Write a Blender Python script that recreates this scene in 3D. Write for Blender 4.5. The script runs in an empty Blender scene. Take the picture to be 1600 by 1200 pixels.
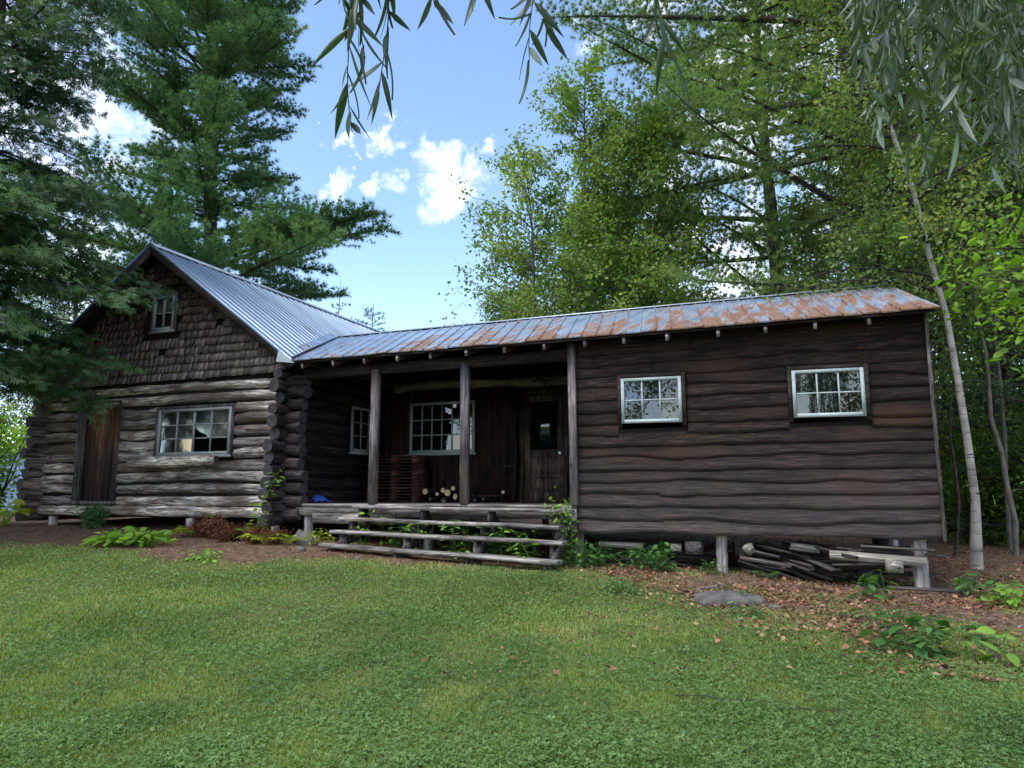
import bpy, math, random
import numpy as np
from mathutils import Vector
R_ = math.radians
rng = np.random.default_rng(7); random.seed(7)
scene = bpy.context.scene
COL = scene.collection
CZ = 1.5                     # eye height; ground is 0 under the camera
# ---------------- camera ----------------
cam = bpy.data.cameras.new('camera'); camo = bpy.data.objects.new('camera', cam); COL.objects.link(camo)
FPX = 1128.1; YAW = R_(21.655); PIT = R_(8.651)
cam.sensor_width = 36; cam.lens = FPX/1600*36; cam.clip_start = .05; cam.clip_end = 3000
camo.location = (0, 0, CZ); camo.rotation_euler = (math.pi/2+PIT, 0, YAW)
scene.camera = camo
# ---------------- light -----------------
SUN_EL, SUN_AZ = R_(58), R_(205)       # azimuth from +Y towards +X; veiled high sun behind the camera's left shoulder
scene.view_settings.view_transform = 'Standard'; scene.view_settings.look = 'None'
scene.view_settings.gamma = 1; scene.view_settings.exposure = 1.47
sl = bpy.data.lights.new('sun', 'SUN'); sl.energy = 1.35; sl.angle = R_(28); sl.color = (1, .97, .93)
so = bpy.data.objects.new('sun', sl); COL.objects.link(so)
sd = Vector((math.sin(SUN_AZ)*math.cos(SUN_EL), math.cos(SUN_AZ)*math.cos(SUN_EL), math.sin(SUN_EL)))
so.rotation_euler = sd.to_track_quat('Z', 'Y').to_euler(); so.location = sd*60
f_ = np.array([-math.sin(YAW)*math.cos(PIT), math.cos(YAW)*math.cos(PIT), math.sin(PIT)])
r_ = np.array([math.cos(YAW), math.sin(YAW), 0]); u_ = np.cross(r_, f_)
def ray(x, y): return (x-800)/FPX*r_-(y-600)/FPX*u_+f_
def onY(x, y, Y): d = ray(x, y); p = d*Y/d[1]; return np.array([p[0], p[1], p[2]+CZ])
def onD(x, y, D): d = ray(x, y); p = d*D/np.linalg.norm(d[:2]); return np.array([p[0], p[1], p[2]+CZ])
w = bpy.data.worlds.new('World'); scene.world = w; w.use_nodes = True
nt = w.node_tree; N = nt.nodes; L = nt.links; N.clear()
def nd(t, **k):
    n = N.new(t)
    for a, b in k.items(): setattr(n, a, b)
    return n
def mth(op, a, b=None, c=None, clamp=False):
    n = N.new('ShaderNodeMath'); n.operation = op; n.use_clamp = clamp
    for i, v in enumerate((a, b, c)):
        if v is None: continue
        if isinstance(v, (int, float)): n.inputs[i].default_value = v
        else: L.new(v, n.inputs[i])
    return n.outputs[0]
sky = nd('ShaderNodeTexSky', sky_type='NISHITA'); sky.sun_disc = False
sky.sun_elevation = SUN_EL; sky.sun_rotation = SUN_AZ; sky.air_density = 1.0; sky.dust_density = .1; sky.ozone_density = 1.5
tc = nd('ShaderNodeTexCoord'); G = tc.outputs['Generated']
# clouds: soft bodies at world directions, broken up by noise
ns = nd('ShaderNodeTexNoise'); ns.inputs['Scale'].default_value = 19; ns.inputs['Detail'].default_value = 10; ns.inputs['Roughness'].default_value = .72; ns.inputs['Distortion'].default_value = .6
L.new(G, ns.inputs['Vector'])
ns2 = nd('ShaderNodeTexNoise'); ns2.inputs['Scale'].default_value = 5; ns2.inputs['Detail'].default_value = 5
L.new(G, ns2.inputs['Vector'])
nd1 = nd('ShaderNodeTexNoise'); nd1.inputs['Scale'].default_value = 16; nd1.inputs['Detail'].default_value = 6; nd1.inputs['Roughness'].default_value = .6; L.new(G, nd1.inputs['Vector'])
vs = nd('ShaderNodeVectorMath', operation='SUBTRACT'); L.new(nd1.outputs['Color'], vs.inputs[0]); vs.inputs[1].default_value = (.5, .5, .5)
va = nd('ShaderNodeVectorMath', operation='MULTIPLY_ADD'); L.new(vs.outputs[0], va.inputs[0]); va.inputs[1].default_value = (.15, .15, .15); L.new(G, va.inputs[2]); GD = va.outputs[0]
clouds = [(700, 285, 3.9, 2.6), (690, 250, 2.6, 1.2), (610, 205, 2.4, 1.1), (525, 295, 1.2, 1.7), (597, 287, .9, 1.3), (770, 228, 1.4, 1.4), (522, 218, 1.2, .6),
          (1150, 210, 5, 5.5), (1170, 420, 9, 6), (1250, 60, 9, 6), (1060, 330, 4, 5), (1400, 250, 9, 9), (1600, 100, 10, 10), (1000, -60, 5, 6), (60, 160, 9, 8), (60, 400, 7, 6), (-250, 250, 14, 12),
          (1320, 500, 10, 4), (1060, 480, 5, 2)]
mask = None
for (cx, cy, ax, ay) in clouds:
    d = ray(cx, cy); d = d/np.linalg.norm(d)
    h = np.cross(d, [0, 0, 1]); h /= np.linalg.norm(h); v = np.cross(h, d)
    outs = []
    for vec, a in ((h, ax*1.1), (v, ay*1.15)):
        dp = nd('ShaderNodeVectorMath', operation='DOT_PRODUCT'); L.new(GD, dp.inputs[0]); dp.inputs[1].default_value = tuple(vec/math.tan(R_(a)))
        outs.append(mth('MULTIPLY', dp.outputs['Value'], dp.outputs['Value']))
    fr = nd('ShaderNodeVectorMath', operation='DOT_PRODUCT'); L.new(G, fr.inputs[0]); fr.inputs[1].default_value = tuple(d)
    q = mth('MULTIPLY', mth('SUBTRACT', 1, mth('ADD', outs[0], outs[1]), clamp=True), 1.15)
    q = mth('MULTIPLY', q, mth('GREATER_THAN', fr.outputs['Value'], 0))
    mask = q if mask is None else mth('MAXIMUM', mask, q)
m1 = mth('ADD', mask, mth('MULTIPLY', mth('SUBTRACT', ns.outputs['Fac'], .5), 4.2))
m1 = mth('MULTIPLY', m1, mth('GREATER_THAN', mask, .001))
m2 = mth('POWER', mth('MULTIPLY', mth('SUBTRACT', m1, .15), .72, clamp=True), 1.9)
m3 = mth('MULTIPLY', m2, mth('MULTIPLY', mask, 5, clamp=True))
# patchy cloud behind the camera, seen only in panes and as soft fill
bk = nd('ShaderNodeVectorMath', operation='DOT_PRODUCT'); L.new(G, bk.inputs[0]); bk.inputs[1].default_value = (0.2, -1, .1)
m4 = mth('MULTIPLY', mth('MULTIPLY', mth('SUBTRACT', bk.outputs['Value'], -.05), 3, clamp=True), mth('MULTIPLY', mth('SUBTRACT', ns2.outputs['Fac'], .40), 5, clamp=True))
m5 = mth('MAXIMUM', m3, m4)
mix = nd('ShaderNodeMix', data_type='RGBA'); L.new(m5, mix.inputs['Factor']); L.new(sky.outputs[0], mix.inputs['A'])
cv = nd('ShaderNodeValToRGB'); cv.color_ramp.elements[0].position = .35; cv.color_ramp.elements[0].color = (4.2, 4.5, 5.0, 1); cv.color_ramp.elements[1].position = .62; cv.color_ramp.elements[1].color = (6.8, 6.8, 6.8, 1)
L.new(ns2.outputs['Fac'], cv.inputs[0]); L.new(cv.outputs[0], mix.inputs['B'])
bg = nd('ShaderNodeBackground'); bg.inputs['Strength'].default_value = .12; L.new(mix.outputs['Result'], bg.inputs['Color'])
wo = nd('ShaderNodeOutputWorld'); L.new(bg.outputs[0], wo.inputs['Surface'])

# ---------------- object helpers ----------------
def tag(o, label=None, cat=None, group=None, kind=None):
    for k, v in (('label', label), ('category', cat), ('group', group), ('kind', kind)):
        if v: o[k] = v
    return o
def empty(name, loc=(0, 0, 0), rz=0, **k):
    o = bpy.data.objects.new(name, None); COL.objects.link(o); o.location = loc; o.rotation_euler = (0, 0, rz)
    o.empty_display_size = .2
    return tag(o, **k)
def dup(root, loc, rz, sc=1.0, name=None, **k):
    c = root.copy(); COL.objects.link(c); c.location = loc; c.rotation_euler = (0, 0, rz); c.scale = (sc, sc, sc) if not isinstance(sc, tuple) else sc
    tag(c, **k)
    for ch in root.children:
        d = ch.copy(); COL.objects.link(d); d.parent = c
        for g in ch.children:
            e = g.copy(); COL.objects.link(e); e.parent = d
    return c
class MB:
    def __init__(s): s.v = []; s.f3 = []; s.f4 = []; s.m3 = []; s.m4 = []; s.a = []; s.n = 0
    def add(s, v, f, rnd=0.5, mi=0):
        v = np.asarray(v, float).reshape(-1, 3); f = np.asarray(f, int)
        s.v.append(v); s.a.append(np.broadcast_to(np.asarray(rnd, float), (len(v),)))
        if f.shape[1] == 3: s.f3.append(f+s.n); s.m3.append(np.full(len(f), mi))
        else: s.f4.append(f+s.n); s.m4.append(np.full(len(f), mi))
        s.n += len(v)
    def box(s, lo, hi, rnd=.5, mi=0, M=None):
        x0, y0, z0 = lo; x1, y1, z1 = hi
        v = np.array([(x0,y0,z0),(x1,y0,z0),(x1,y1,z0),(x0,y1,z0),(x0,y0,z1),(x1,y0,z1),(x1,y1,z1),(x0,y1,z1)], float)
        if M is not None: v = M(v)
        s.add(v, [(0,3,2,1),(4,5,6,7),(0,1,5,4),(1,2,6,5),(2,3,7,6),(3,0,4,7)], rnd, mi)
    def bar(s, p, q, wd, th, up=(0, 0, 1), rnd=.5, mi=0, bev=0):
        p = np.array(p, float); q = np.array(q, float); d = q-p; d /= np.linalg.norm(d)
        sdv = np.cross(d, up); sdv /= np.linalg.norm(sdv); u = np.cross(sdv, d)
        v = [b+sdv*i*wd/2+u*j*th/2 for b in (p, q) for (i, j) in ((-1,-1),(1,-1),(1,1),(-1,1))]
        s.add(v, [(0,1,2,3),(7,6,5,4),(0,4,5,1),(1,5,6,2),(2,6,7,3),(3,7,4,0)], rnd, mi)
    def tube(s, pts, rad, seg=8, rnd=.5, mi=0, cap=False, wob=0., capmi=None, flat=1.0):
        pts = np.array(pts, float); n = len(pts); rad = np.broadcast_to(np.asarray(rad, float), (n,))
        t = np.gradient(pts, axis=0); t /= np.linalg.norm(t, axis=1)[:, None]+1e-9
        ref = np.array([0, 0, 1.]) if abs(t[:, 2]).mean() < .8 else np.array([1., 0, 0])
        a = np.cross(t, ref); a /= np.linalg.norm(a, axis=1)[:, None]+1e-9; b = np.cross(t, a)
        th = np.arange(seg)/seg*2*math.pi
        rr = rad[:, None]*(1+wob*(rng.random((n, seg))-.5)+wob*.8*(rng.random((1, seg))-.5))
        v = pts[:, None]+(a[:, None]*np.cos(th)[None, :, None]+b[:, None]*np.sin(th)[None, :, None]*flat)*rr[:, :, None]
        f = []
        i = np.arange(n-1)[:, None]*seg; j = np.arange(seg)[None]; k = (j+1) % seg
        f = np.stack([i+j, i+k, i+seg+k, i+seg+j], -1).reshape(-1, 4)
        base = v.reshape(-1, 3)
        s.add(base, f, rnd, mi)
        if cap:
            cm = mi if capmi is None else capmi
            for idx, sg in ((0, 1), (n-1, -1)):
                ring = v[idx]; c = pts[idx]; vv = np.vstack([ring, c[None]])
                ff = [(jj, (jj+1) % seg, seg)[::sg] for jj in range(seg)]
                s.add(vv, ff, rnd, cm)
    def build(s, name, mat, parent=None, smooth=False, **k):
        me = bpy.data.meshes.new(name)
        V = np.vstack(s.v); me.vertices.add(len(V)); me.vertices.foreach_set('co', V.astype(np.float32).ravel())
        f3 = np.vstack(s.f3) if s.f3 else np.zeros((0, 3), int); f4 = np.vstack(s.f4) if s.f4 else np.zeros((0, 4), int)
        idx = np.concatenate([f3.ravel(), f4.ravel()]).astype(np.int32)
        me.loops.add(len(idx)); me.loops.foreach_set('vertex_index', idx)
        tot = np.concatenate([np.full(len(f3), 3), np.full(len(f4), 4)]); st = np.concatenate([[0], np.cumsum(tot)[:-1]]).astype(np.int32)
        me.polygons.add(len(tot)); me.polygons.foreach_set('loop_start', st)
        try: me.polygons.foreach_set('loop_total', tot.astype(np.int32))
        except Exception: pass
        mats = mat if isinstance(mat, (list, tuple)) else [mat]
        for m in mats: me.materials.append(m)
        if len(mats) > 1:
            mi = np.concatenate([np.concatenate(s.m3) if s.m3 else np.zeros(0), np.concatenate(s.m4) if s.m4 else np.zeros(0)]).astype(np.int32)
            me.polygons.foreach_set('material_index', mi)
        if smooth: me.polygons.foreach_set('use_smooth', np.ones(len(tot), bool))
        at = me.attributes.new('rnd', 'FLOAT', 'POINT'); at.data.foreach_set('value', np.concatenate(s.a).astype(np.float32))
        me.update(calc_edges=True); me.validate()
        o = bpy.data.objects.new(name, me); COL.objects.link(o)
        if parent: o.parent = parent
        return tag(o, **k)
def scatter(mb, tv, tf, P, M, rnd, mi=0):
    """many copies of template tv/tf at P (n,3) with matrices M (n,3,3)"""
    tv = np.asarray(tv, float); tf = np.asarray(tf, int); n = len(P)
    V = np.einsum('nij,kj->nki', M, tv)+P[:, None]
    F = tf[None]+(np.arange(n)*len(tv))[:, None, None]
    mb.add(V.reshape(-1, 3), F.reshape(-1, tf.shape[1]), np.repeat(rnd, len(tv)), mi)
def frames(d, roll, size):
    """matrices whose x axis follows d; roll about it; size scalar or (n,)"""
    d = d/(np.linalg.norm(d, axis=1)[:, None]+1e-9); n = len(d)
    ref = np.tile([0, 0, 1.], (n, 1)); par = np.abs(d[:, 2]) > .95; ref[par] = [1, 0, 0]
    a = np.cross(ref, d); a /= np.linalg.norm(a, axis=1)[:, None]; b = np.cross(d, a)
    c, s = np.cos(roll)[:, None], np.sin(roll)[:, None]
    a2 = a*c+b*s; b2 = -a*s+b*c
    return np.stack([d, a2, b2], -1)*np.broadcast_to(np.asarray(size, float), (n,))[:, None, None]
def rdir(n, zs=1.0):
    v = rng.normal(size=(n, 3)); v[:, 2] *= zs; return v/np.linalg.norm(v, axis=1)[:, None]

# ---------------- materials ----------------
class MT:
    def __init__(s, name):
        s.m = bpy.data.materials.new(name); s.m.use_nodes = True; s.t = s.m.node_tree; s.t.nodes.clear()
        s.out = s.n('ShaderNodeOutputMaterial')
    def n(s, t, **k):
        x = s.t.nodes.new(t)
        for a, b in k.items(): setattr(x, a, b)
        return x
    def l(s, a, b): s.t.links.new(a, b)
    def coord(s, scale=(1, 1, 1), kind='Object'):
        c = s.n('ShaderNodeTexCoord'); m = s.n('ShaderNodeMapping'); m.inputs['Scale'].default_value = scale
        s.l(c.outputs[kind], m.inputs['Vector']); return m.outputs[0]
    def noise(s, vec, scale, detail=5, rough=.55, dist=0):
        x = s.n('ShaderNodeTexNoise'); s.l(vec, x.inputs['Vector'])
        for a, b in (('Scale', scale), ('Detail', detail), ('Roughness', rough), ('Distortion', dist)): x.inputs[a].default_value = b
        return x.outputs['Fac']
    def ramp(s, fac, stops):
        x = s.n('ShaderNodeValToRGB'); e = x.color_ramp.elements
        while len(e) < len(stops): e.new(.5)
        for i, (p, c) in enumerate(stops): e[i].position = p; e[i].color = (*c, 1) if len(c) == 3 else c
        if not isinstance(fac, (int, float)): s.l(fac, x.inputs[0])
        return x.outputs[0]
    def mix(s, fac, a, b, mode='MIX'):
        x = s.n('ShaderNodeMix', data_type='RGBA', blend_type=mode)
        for v, i in ((fac, 'Factor'), (a, 'A'), (b, 'B')):
            if isinstance(v, (int, float)): x.inputs[i].default_value = v
            elif isinstance(v, tuple): x.inputs[i].default_value = (*v, 1)
            else: s.l(v, x.inputs[i])
        return x.outputs['Result']
    def mt(s, op, a, b=0., clamp=False):
        x = s.n('ShaderNodeMath', operation=op); x.use_clamp = clamp
        for i, v in enumerate((a, b)):
            if isinstance(v, (int, float)): x.inputs[i].default_value = v
            else: s.l(v, x.inputs[i])
        return x.outputs[0]
    def attr(s, name='rnd'):
        x = s.n('ShaderNodeAttribute'); x.attribute_name = name; return x.outputs['Fac']
    def princ(s, col, rough=.85, metal=0., bump=None, bstr=.3, bdist=.01, spec=.3, ior=None):
        p = s.n('ShaderNodeBsdfPrincipled')
        for v, i in ((col, 'Base Color'), (rough, 'Roughness'), (metal, 'Metallic')):
            if isinstance(v, (int, float)): p.inputs[i].default_value = v
            elif isinstance(v, tuple): p.inputs[i].default_value = (*v, 1)
            else: s.l(v, p.inputs[i])
        p.inputs['Specular IOR Level'].default_value = spec
        if ior: p.inputs['IOR'].default_value = ior
        if bump is not None:
            b = s.n('ShaderNodeBump'); b.inputs['Strength'].default_value = bstr; b.inputs['Distance'].default_value = bdist
            s.l(bump, b.inputs['Height']); s.l(b.outputs[0], p.inputs['Normal'])
        s.l(p.outputs[0], s.out.inputs['Surface']); return s.m
def wood(name, axis, dark, mid, pale, patch=None, fine=28, rough=.85, bstr=.6, lowgrey=None, kind='Object', paleat=.62, crack=.8, knots=False):
    t = MT(name)
    sc = {'x': (.07, 1, 1), 'y': (1, .07, 1), 'z': (1, 1, .07)}[axis]
    v = t.coord(sc, kind); v1 = t.coord((1, 1, 1), kind)
    g = t.noise(v, fine, 6, .65, .3); g2 = t.noise(v, fine*3.1, 3, .6)
    big = t.noise(v1, 1.7, 4, .6)
    mixf = t.mt('ADD', t.mt('MULTIPLY', g, .75), t.mt('MULTIPLY', g2, .25))
    c = t.ramp(mixf, [(.36, dark), (.5, mid), (paleat+.04, pale)])
    c2 = t.ramp(big, [(.3, (.55, .5, .5)), (.5, (1, 1, 1)), (.7, (1.25, 1.25, 1.3))])
    c = t.mix(1, c, c2, 'MULTIPLY')
    r = t.attr(); rr = t.ramp(r, [(0, (.55, .52, .52)), (.5, (.95, .95, .95)), (1, (1.5, 1.42, 1.36))])
    c = t.mix(1, c, rr, 'MULTIPLY')
    sk = {'x': (.09, 1, 1), 'y': (1, .09, 1), 'z': (1, 1, .09)}[axis]
    cr = t.noise(t.coord(sk, kind), fine*.42, 3, .6, .4)
    cm = t.ramp(cr, [(.455, (1, 1, 1)), (.475, (.28, .25, .25)), (.5, (.28, .25, .25)), (.52, (1, 1, 1))]); c = t.mix(crack, c, cm, 'MULTIPLY')
    blot = t.noise(t.coord(tuple(x**.6 for x in sk), kind), 5.5, 4, .65); c = t.mix(1, c, t.ramp(blot, [(.33, (.5, .47, .48)), (.5, (1, 1, 1)), (.68, (1.5, 1.42, 1.36))]), 'MULTIPLY')
    if knots:
        vo = t.n('ShaderNodeTexVoronoi'); t.l(t.coord((.8, 1, 1.6) if axis == 'x' else (1, 1, 1), kind), vo.inputs['Vector']); vo.inputs['Scale'].default_value = 2.6; kn = t.ramp(vo.outputs['Distance'], [(.035, (.12, .1, .1)), (.06, (.5, .45, .42)), (.075, (1.35, 1.2, 1.1)), (.13, (1, 1, 1))]); c = t.mix(1, c, kn, 'MULTIPLY')
    if patch:
        pf = t.noise(t.coord((.35, 1, 1) if axis == 'x' else (1, 1, .35), kind), 2.3, 3, .5)
        pm = t.ramp(pf, [(.52, (0, 0, 0)), (.66, (1, 1, 1))])
        c = t.mix(t.mt('MULTIPLY', pm, .75), c, t.mix(g, patch[0], patch[1]))
    if lowgrey:
        z0, z1, ca, cb = lowgrey
        tc = t.n('ShaderNodeTexCoord'); sp = t.n('ShaderNodeSeparateXYZ'); t.l(tc.outputs['Object'], sp.inputs[0])
        zz = t.mt('ADD', sp.outputs[2], t.mt('MULTIPLY', t.mt('SUBTRACT', big, .5), .9))
        k = t.mt('DIVIDE', t.mt('SUBTRACT', z1, zz), z1-z0, True)
        c = t.mix(t.mt('MULTIPLY', k, .85), c, t.mix(1, t.ramp(mixf, [(.3, ca), (.65, cb)]), rr, 'MULTIPLY'))
    return t.princ(c, rough, 0, mixf, bstr, .01)
def leafmat(name, cols, trans=.35, rough=.5, under=None, spec=.25, tcol=None):
    t = MT(name); r = t.attr()
    c = t.ramp(r, [(i/(len(cols)-1), cc) for i, cc in enumerate(cols)])
    if under:
        ge = t.n('ShaderNodeNewGeometry'); c = t.mix(ge.outputs['Backfacing'], c, t.ramp(r, [(.1, tuple(x*.45 for x in under)), (.55, under), (.95, tuple(x*1.7 for x in under))]))
    p = t.n('ShaderNodeBsdfPrincipled'); t.l(c, p.inputs['Base Color']); p.inputs['Roughness'].default_value = rough; p.inputs['Specular IOR Level'].default_value = spec
    tr = t.n('ShaderNodeBsdfTranslucent'); tcx = t.mix(1, c, tcol or (1.5, 1.6, .6), 'MULTIPLY'); t.l(tcx, tr.inputs['Color'])
    mx = t.n('ShaderNodeMixShader'); mx.inputs[0].default_value = trans; t.l(p.outputs[0], mx.inputs[1]); t.l(tr.outputs[0], mx.inputs[2])
    t.l(mx.outputs[0], t.out.inputs['Surface']); return t.m

M = {}
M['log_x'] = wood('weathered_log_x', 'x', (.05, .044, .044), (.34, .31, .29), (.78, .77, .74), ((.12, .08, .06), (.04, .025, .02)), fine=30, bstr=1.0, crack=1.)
M['log_x_shade'] = wood('weathered_log_x_shade', 'x', (.008, .007, .008), (.026, .021, .024), (.08, .07, .075), fine=26, bstr=1.0)  # darker log copy for the corner stubs; roof shade painted into the colour
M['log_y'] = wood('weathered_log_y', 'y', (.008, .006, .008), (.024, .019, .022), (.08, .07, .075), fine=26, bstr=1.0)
t = MT('log_end'); v = t.coord((1, 1, 1)); g = t.noise(v, 22, 4, .7); c = t.ramp(g, [(.3, (.018, .016, .018)), (.55, (.05, .045, .05)), (.8, (.12, .11, .11))])
M['log_y_lit'] = wood('weathered_log_y_lit', 'y', (.03, .025, .025), (.15, .13, .12), (.36, .33, .31), fine=26, bstr=1.0)  # lighter copy for the left wall logs; the light on them is painted in
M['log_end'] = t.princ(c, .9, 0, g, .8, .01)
M['chink'] = MT('dark_gap').princ((.012, .009, .009), .95)
M['siding'] = wood('live_edge_siding', 'x', (.004, .003, .004), (.015, .0095, .009), (.06, .037, .028), ((.07, .034, .02), (.022, .011, .009)), fine=46, bstr=.9,
                   lowgrey=(.85, 2.25, (.009, .0075, .008), (.095, .082, .084)), paleat=.58, knots=True)
M['shingle'] = wood('cedar_shingle', 'z', (.016, .009, .009), (.07, .037, .03), (.17, .12, .105), None, fine=34, bstr=.8, lowgrey=(3.5, 5.0, (.035, .027, .03), (.34, .30, .30)))
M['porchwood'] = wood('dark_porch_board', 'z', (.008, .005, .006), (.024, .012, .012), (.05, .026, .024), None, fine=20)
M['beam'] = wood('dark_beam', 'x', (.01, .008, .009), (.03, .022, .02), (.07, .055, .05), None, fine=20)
M['post'] = wood('grey_post', 'z', (.035, .03, .035), (.13, .12, .135), (.25, .235, .24), ((.2, .14, .09), (.12, .09, .07)), fine=22)
M['postpale'] = wood('pale_round_post', 'z', (.10, .10, .105), (.26, .26, .27), (.42, .42, .42), None, fine=16, crack=.4)
M['trim'] = wood('grey_trim', 'z', (.028, .025, .028), (.09, .083, .09), (.19, .175, .175), None, fine=22)
M['deckwood'] = wood('grey_deck_board', 'x', (.05, .045, .045), (.18, .175, .17), (.33, .32, .31), None, fine=18)
M['scrap'] = wood('grey_scrap_board', 'x', (.02, .018, .018), (.08, .072, .072), (.22, .2, .19), None, fine=14, kind='Generated')
M['palescrap'] = wood('pale_scrap_board', 'x', (.08, .08, .075), (.22, .22, .2), (.36, .36, .33), None, fine=14, kind='Generated')
M['palelog'] = wood('pale_beam_log', 'x', (.03, .025, .022), (.13, .11, .10), (.32, .28, .25), None, fine=9)
M['door'] = wood('plank_door', 'z', (.018, .011, .011), (.06, .034, .026), (.15, .08, .05), None, fine=26)
t = MT('plank_door_front'); v = t.coord((1, 1, .06)); g = t.noise(v, 30, 6, .65); tc_ = t.n('ShaderNodeTexCoord'); sp = t.n('ShaderNodeSeparateXYZ'); t.l(tc_.outputs['Object'], sp.inputs[0])
zz = t.mt('ADD', sp.outputs[2], t.mt('MULTIPLY', t.noise(t.coord((1, 1, .15)), 9, 3), 1.6))
up = t.mt('DIVIDE', t.mt('SUBTRACT', zz, 2.9), .8, True)
lowd = t.ramp(g, [(.36, (.01, .007, .009)), (.6, (.04, .028, .028)), (.75, (.14, .12, .11))]); hi = t.ramp(g, [(.34, (.015, .008, .006)), (.52, (.15, .06, .03)), (.75, (.32, .16, .09))])
c = t.mix(up, lowd, hi); r = t.attr(); c = t.mix(1, c, t.ramp(r, [(0, (.5, .5, .5)), (1, (1.5, 1.4, 1.3))]), 'MULTIPLY')
M['doorfront'] = t.princ(c, .8, 0, g, .8, .01)
t = MT('white_sash_paint'); g = t.noise(t.coord((1, 1, 1)), 30, 4, .7); M['sash'] = t.princ(t.ramp(g, [(.3, (.2, .24, .25)), (.45, (.36, .43, .44)), (.8, (.44, .52, .53))]), .6)
t = MT('old_grey_sash'); g = t.noise(t.coord((1, 1, 1)), 26, 4, .7); M['sashgrey'] = t.princ(t.ramp(g, [(.3, (.14, .15, .155)), (.55, (.29, .3, .31)), (.8, (.4, .41, .42))]), .7)
t = MT('window_glass'); g = t.noise(t.coord((1, 1, 1)), 3.5, 2, .5); M['glass'] = t.princ((.004, .005, .006), .01, 0, g, .02, .02, spec=1.0, ior=1.62)
t = MT('dusty_window_glass'); g = t.noise(t.coord((1, 1, .5)), 6, 5, .6); M['dustglass'] = t.princ(t.ramp(g, [(.4, (.01, .012, .014)), (.7, (.10, .10, .09))]), .06, 0, g, .08, .02, spec=1.0, ior=1.9)
M['void'] = MT('dark_interior').princ((.004, .004, .005), 1, spec=0)
def metal(name, rustbias, axis, seed, lo=(.2, .29, .42), hi=(.40, .50, .64)):
    t = MT(name)
    v1 = t.coord((1, 1, 1)); 
    big = t.noise(v1, .9, 5, .6); sc = (1.0, .12, .12) if axis == 'y' else (.12, 1.0, .12)
    st = t.noise(t.coord(sc), 9, 4, .6); fine = t.noise(v1, 22, 4, .6)
    r = t.attr()
    tcc = t.n('ShaderNodeTexCoord'); sp = t.n('ShaderNodeSeparateXYZ'); t.l(tcc.outputs['Object'], sp.inputs[0])
    bias = rustbias(t, sp)
    f = t.mt('ADD', t.mt('MULTIPLY', t.mt('SUBTRACT', big, .5), 1.3), t.mt('MULTIPLY', t.mt('SUBTRACT', st, .5), 2.8))
    f = t.mt('ADD', f, t.mt('MULTIPLY', t.mt('SUBTRACT', r, .5), .38)); f = t.mt('ADD', f, t.mt('MULTIPLY', t.mt('SUBTRACT', fine, .5), .45)); f = t.mt('ADD', f, bias)
    rust = t.mt('MULTIPLY', f, 2.4, True)
    base = t.mix(t.ramp(t.noise(t.coord(sc), 6, 3, .6), [(.3, (0, 0, 0)), (.7, (1, 1, 1))]), lo, hi)
    rc = t.ramp(fine, [(.3, (.07, .028, .018)), (.5, (.17, .072, .024)), (.7, (.31, .165, .07))])
    c = t.mix(t.mt('MULTIPLY', rust, .92), base, rc)
    rough = t.mt('ADD', .42, t.mt('MULTIPLY', rust, .42)); met = t.mt('MULTIPLY', t.mt('SUBTRACT', 1, rust), .55)
    return t.princ(c, rough, met, fine, .15, .01, spec=.4)
M['roofwing'] = metal('rusty_seam_roof', lambda t, sp: t.mt('ADD', t.mt('ADD', .38, t.mt('MULTIPLY', sp.outputs[0], .05)), t.mt('MULTIPLY', t.mt('SUBTRACT', 10.9, sp.outputs[1]), .16)), 'y', 1)
M['roofcabin'] = metal('grey_seam_roof', lo=(.15, .21, .3), hi=(.28, .35, .45), rustbias= lambda t, sp: t.mt('SUBTRACT', t.mt('MULTIPLY', t.mt('SUBTRACT', 4.35, sp.outputs[2]), .35), .42), axis='x', seed=2)
t = MT('galvanised_plain'); g = t.noise(t.coord(), 14, 4); M['flash'] = t.princ(t.ramp(g, [(.3, (.35, .4, .46)), (.7, (.55, .6, .66))]), .4, .5)
t = MT('bark_grey'); v = t.coord((1, 1, .25)); g = t.noise(v, 14, 6, .7); M['bark'] = t.princ(t.ramp(g, [(.3, (.015, .012, .011)), (.55, (.055, .045, .04)), (.8, (.13, .11, .10))]), .95, 0, g, 1, .03)
t = MT('bark_pale'); g = t.noise(t.coord((1, 1, .4)), 10, 6, .7); M['barkpale'] = t.princ(t.ramp(g, [(.3, (.05, .045, .04)), (.6, (.16, .15, .13)), (.8, (.26, .25, .22))]), .9, 0, g, 1, .02)
t = MT('birch_bark'); v = t.coord((.6, .6, 5)); g = t.noise(v, 5, 5, .7); g2 = t.noise(t.coord((1, 1, 1.6)), 3.2, 3, .6)
c = t.mix(t.ramp(g, [(.37, (1, 1, 1)), (.42, (0, 0, 0))]), t.ramp(g2, [(.3, (.16, .15, .14)), (.6, (.34, .33, .31))]), (.03, .026, .025)); M['birch'] = t.princ(c, .75, 0, g, .4, .01)
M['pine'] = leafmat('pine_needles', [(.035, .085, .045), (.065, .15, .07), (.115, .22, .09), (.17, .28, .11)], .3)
M['pinelight'] = leafmat('sunny_pine_needles', [(.06, .11, .045), (.11, .19, .065), (.18, .27, .085), (.25, .33, .11)], .35)  # brighter copy of the pine needles, with sunlight put into the colour
M['pinedark'] = leafmat('dark_conifer_needles', [(.02, .045, .022), (.04, .09, .035), (.07, .13, .05)], .2)  # darker needle green for the spruce and woodland conifers
M['cedar'] = leafmat('cedar_sprays', [(.028, .065, .032), (.055, .115, .05), (.09, .17, .07), (.13, .21, .09)], .28)
M['aspen'] = leafmat('ash_leaves', [(.09, .15, .04), (.15, .24, .055), (.22, .32, .075), (.32, .35, .1)], .5)
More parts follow.
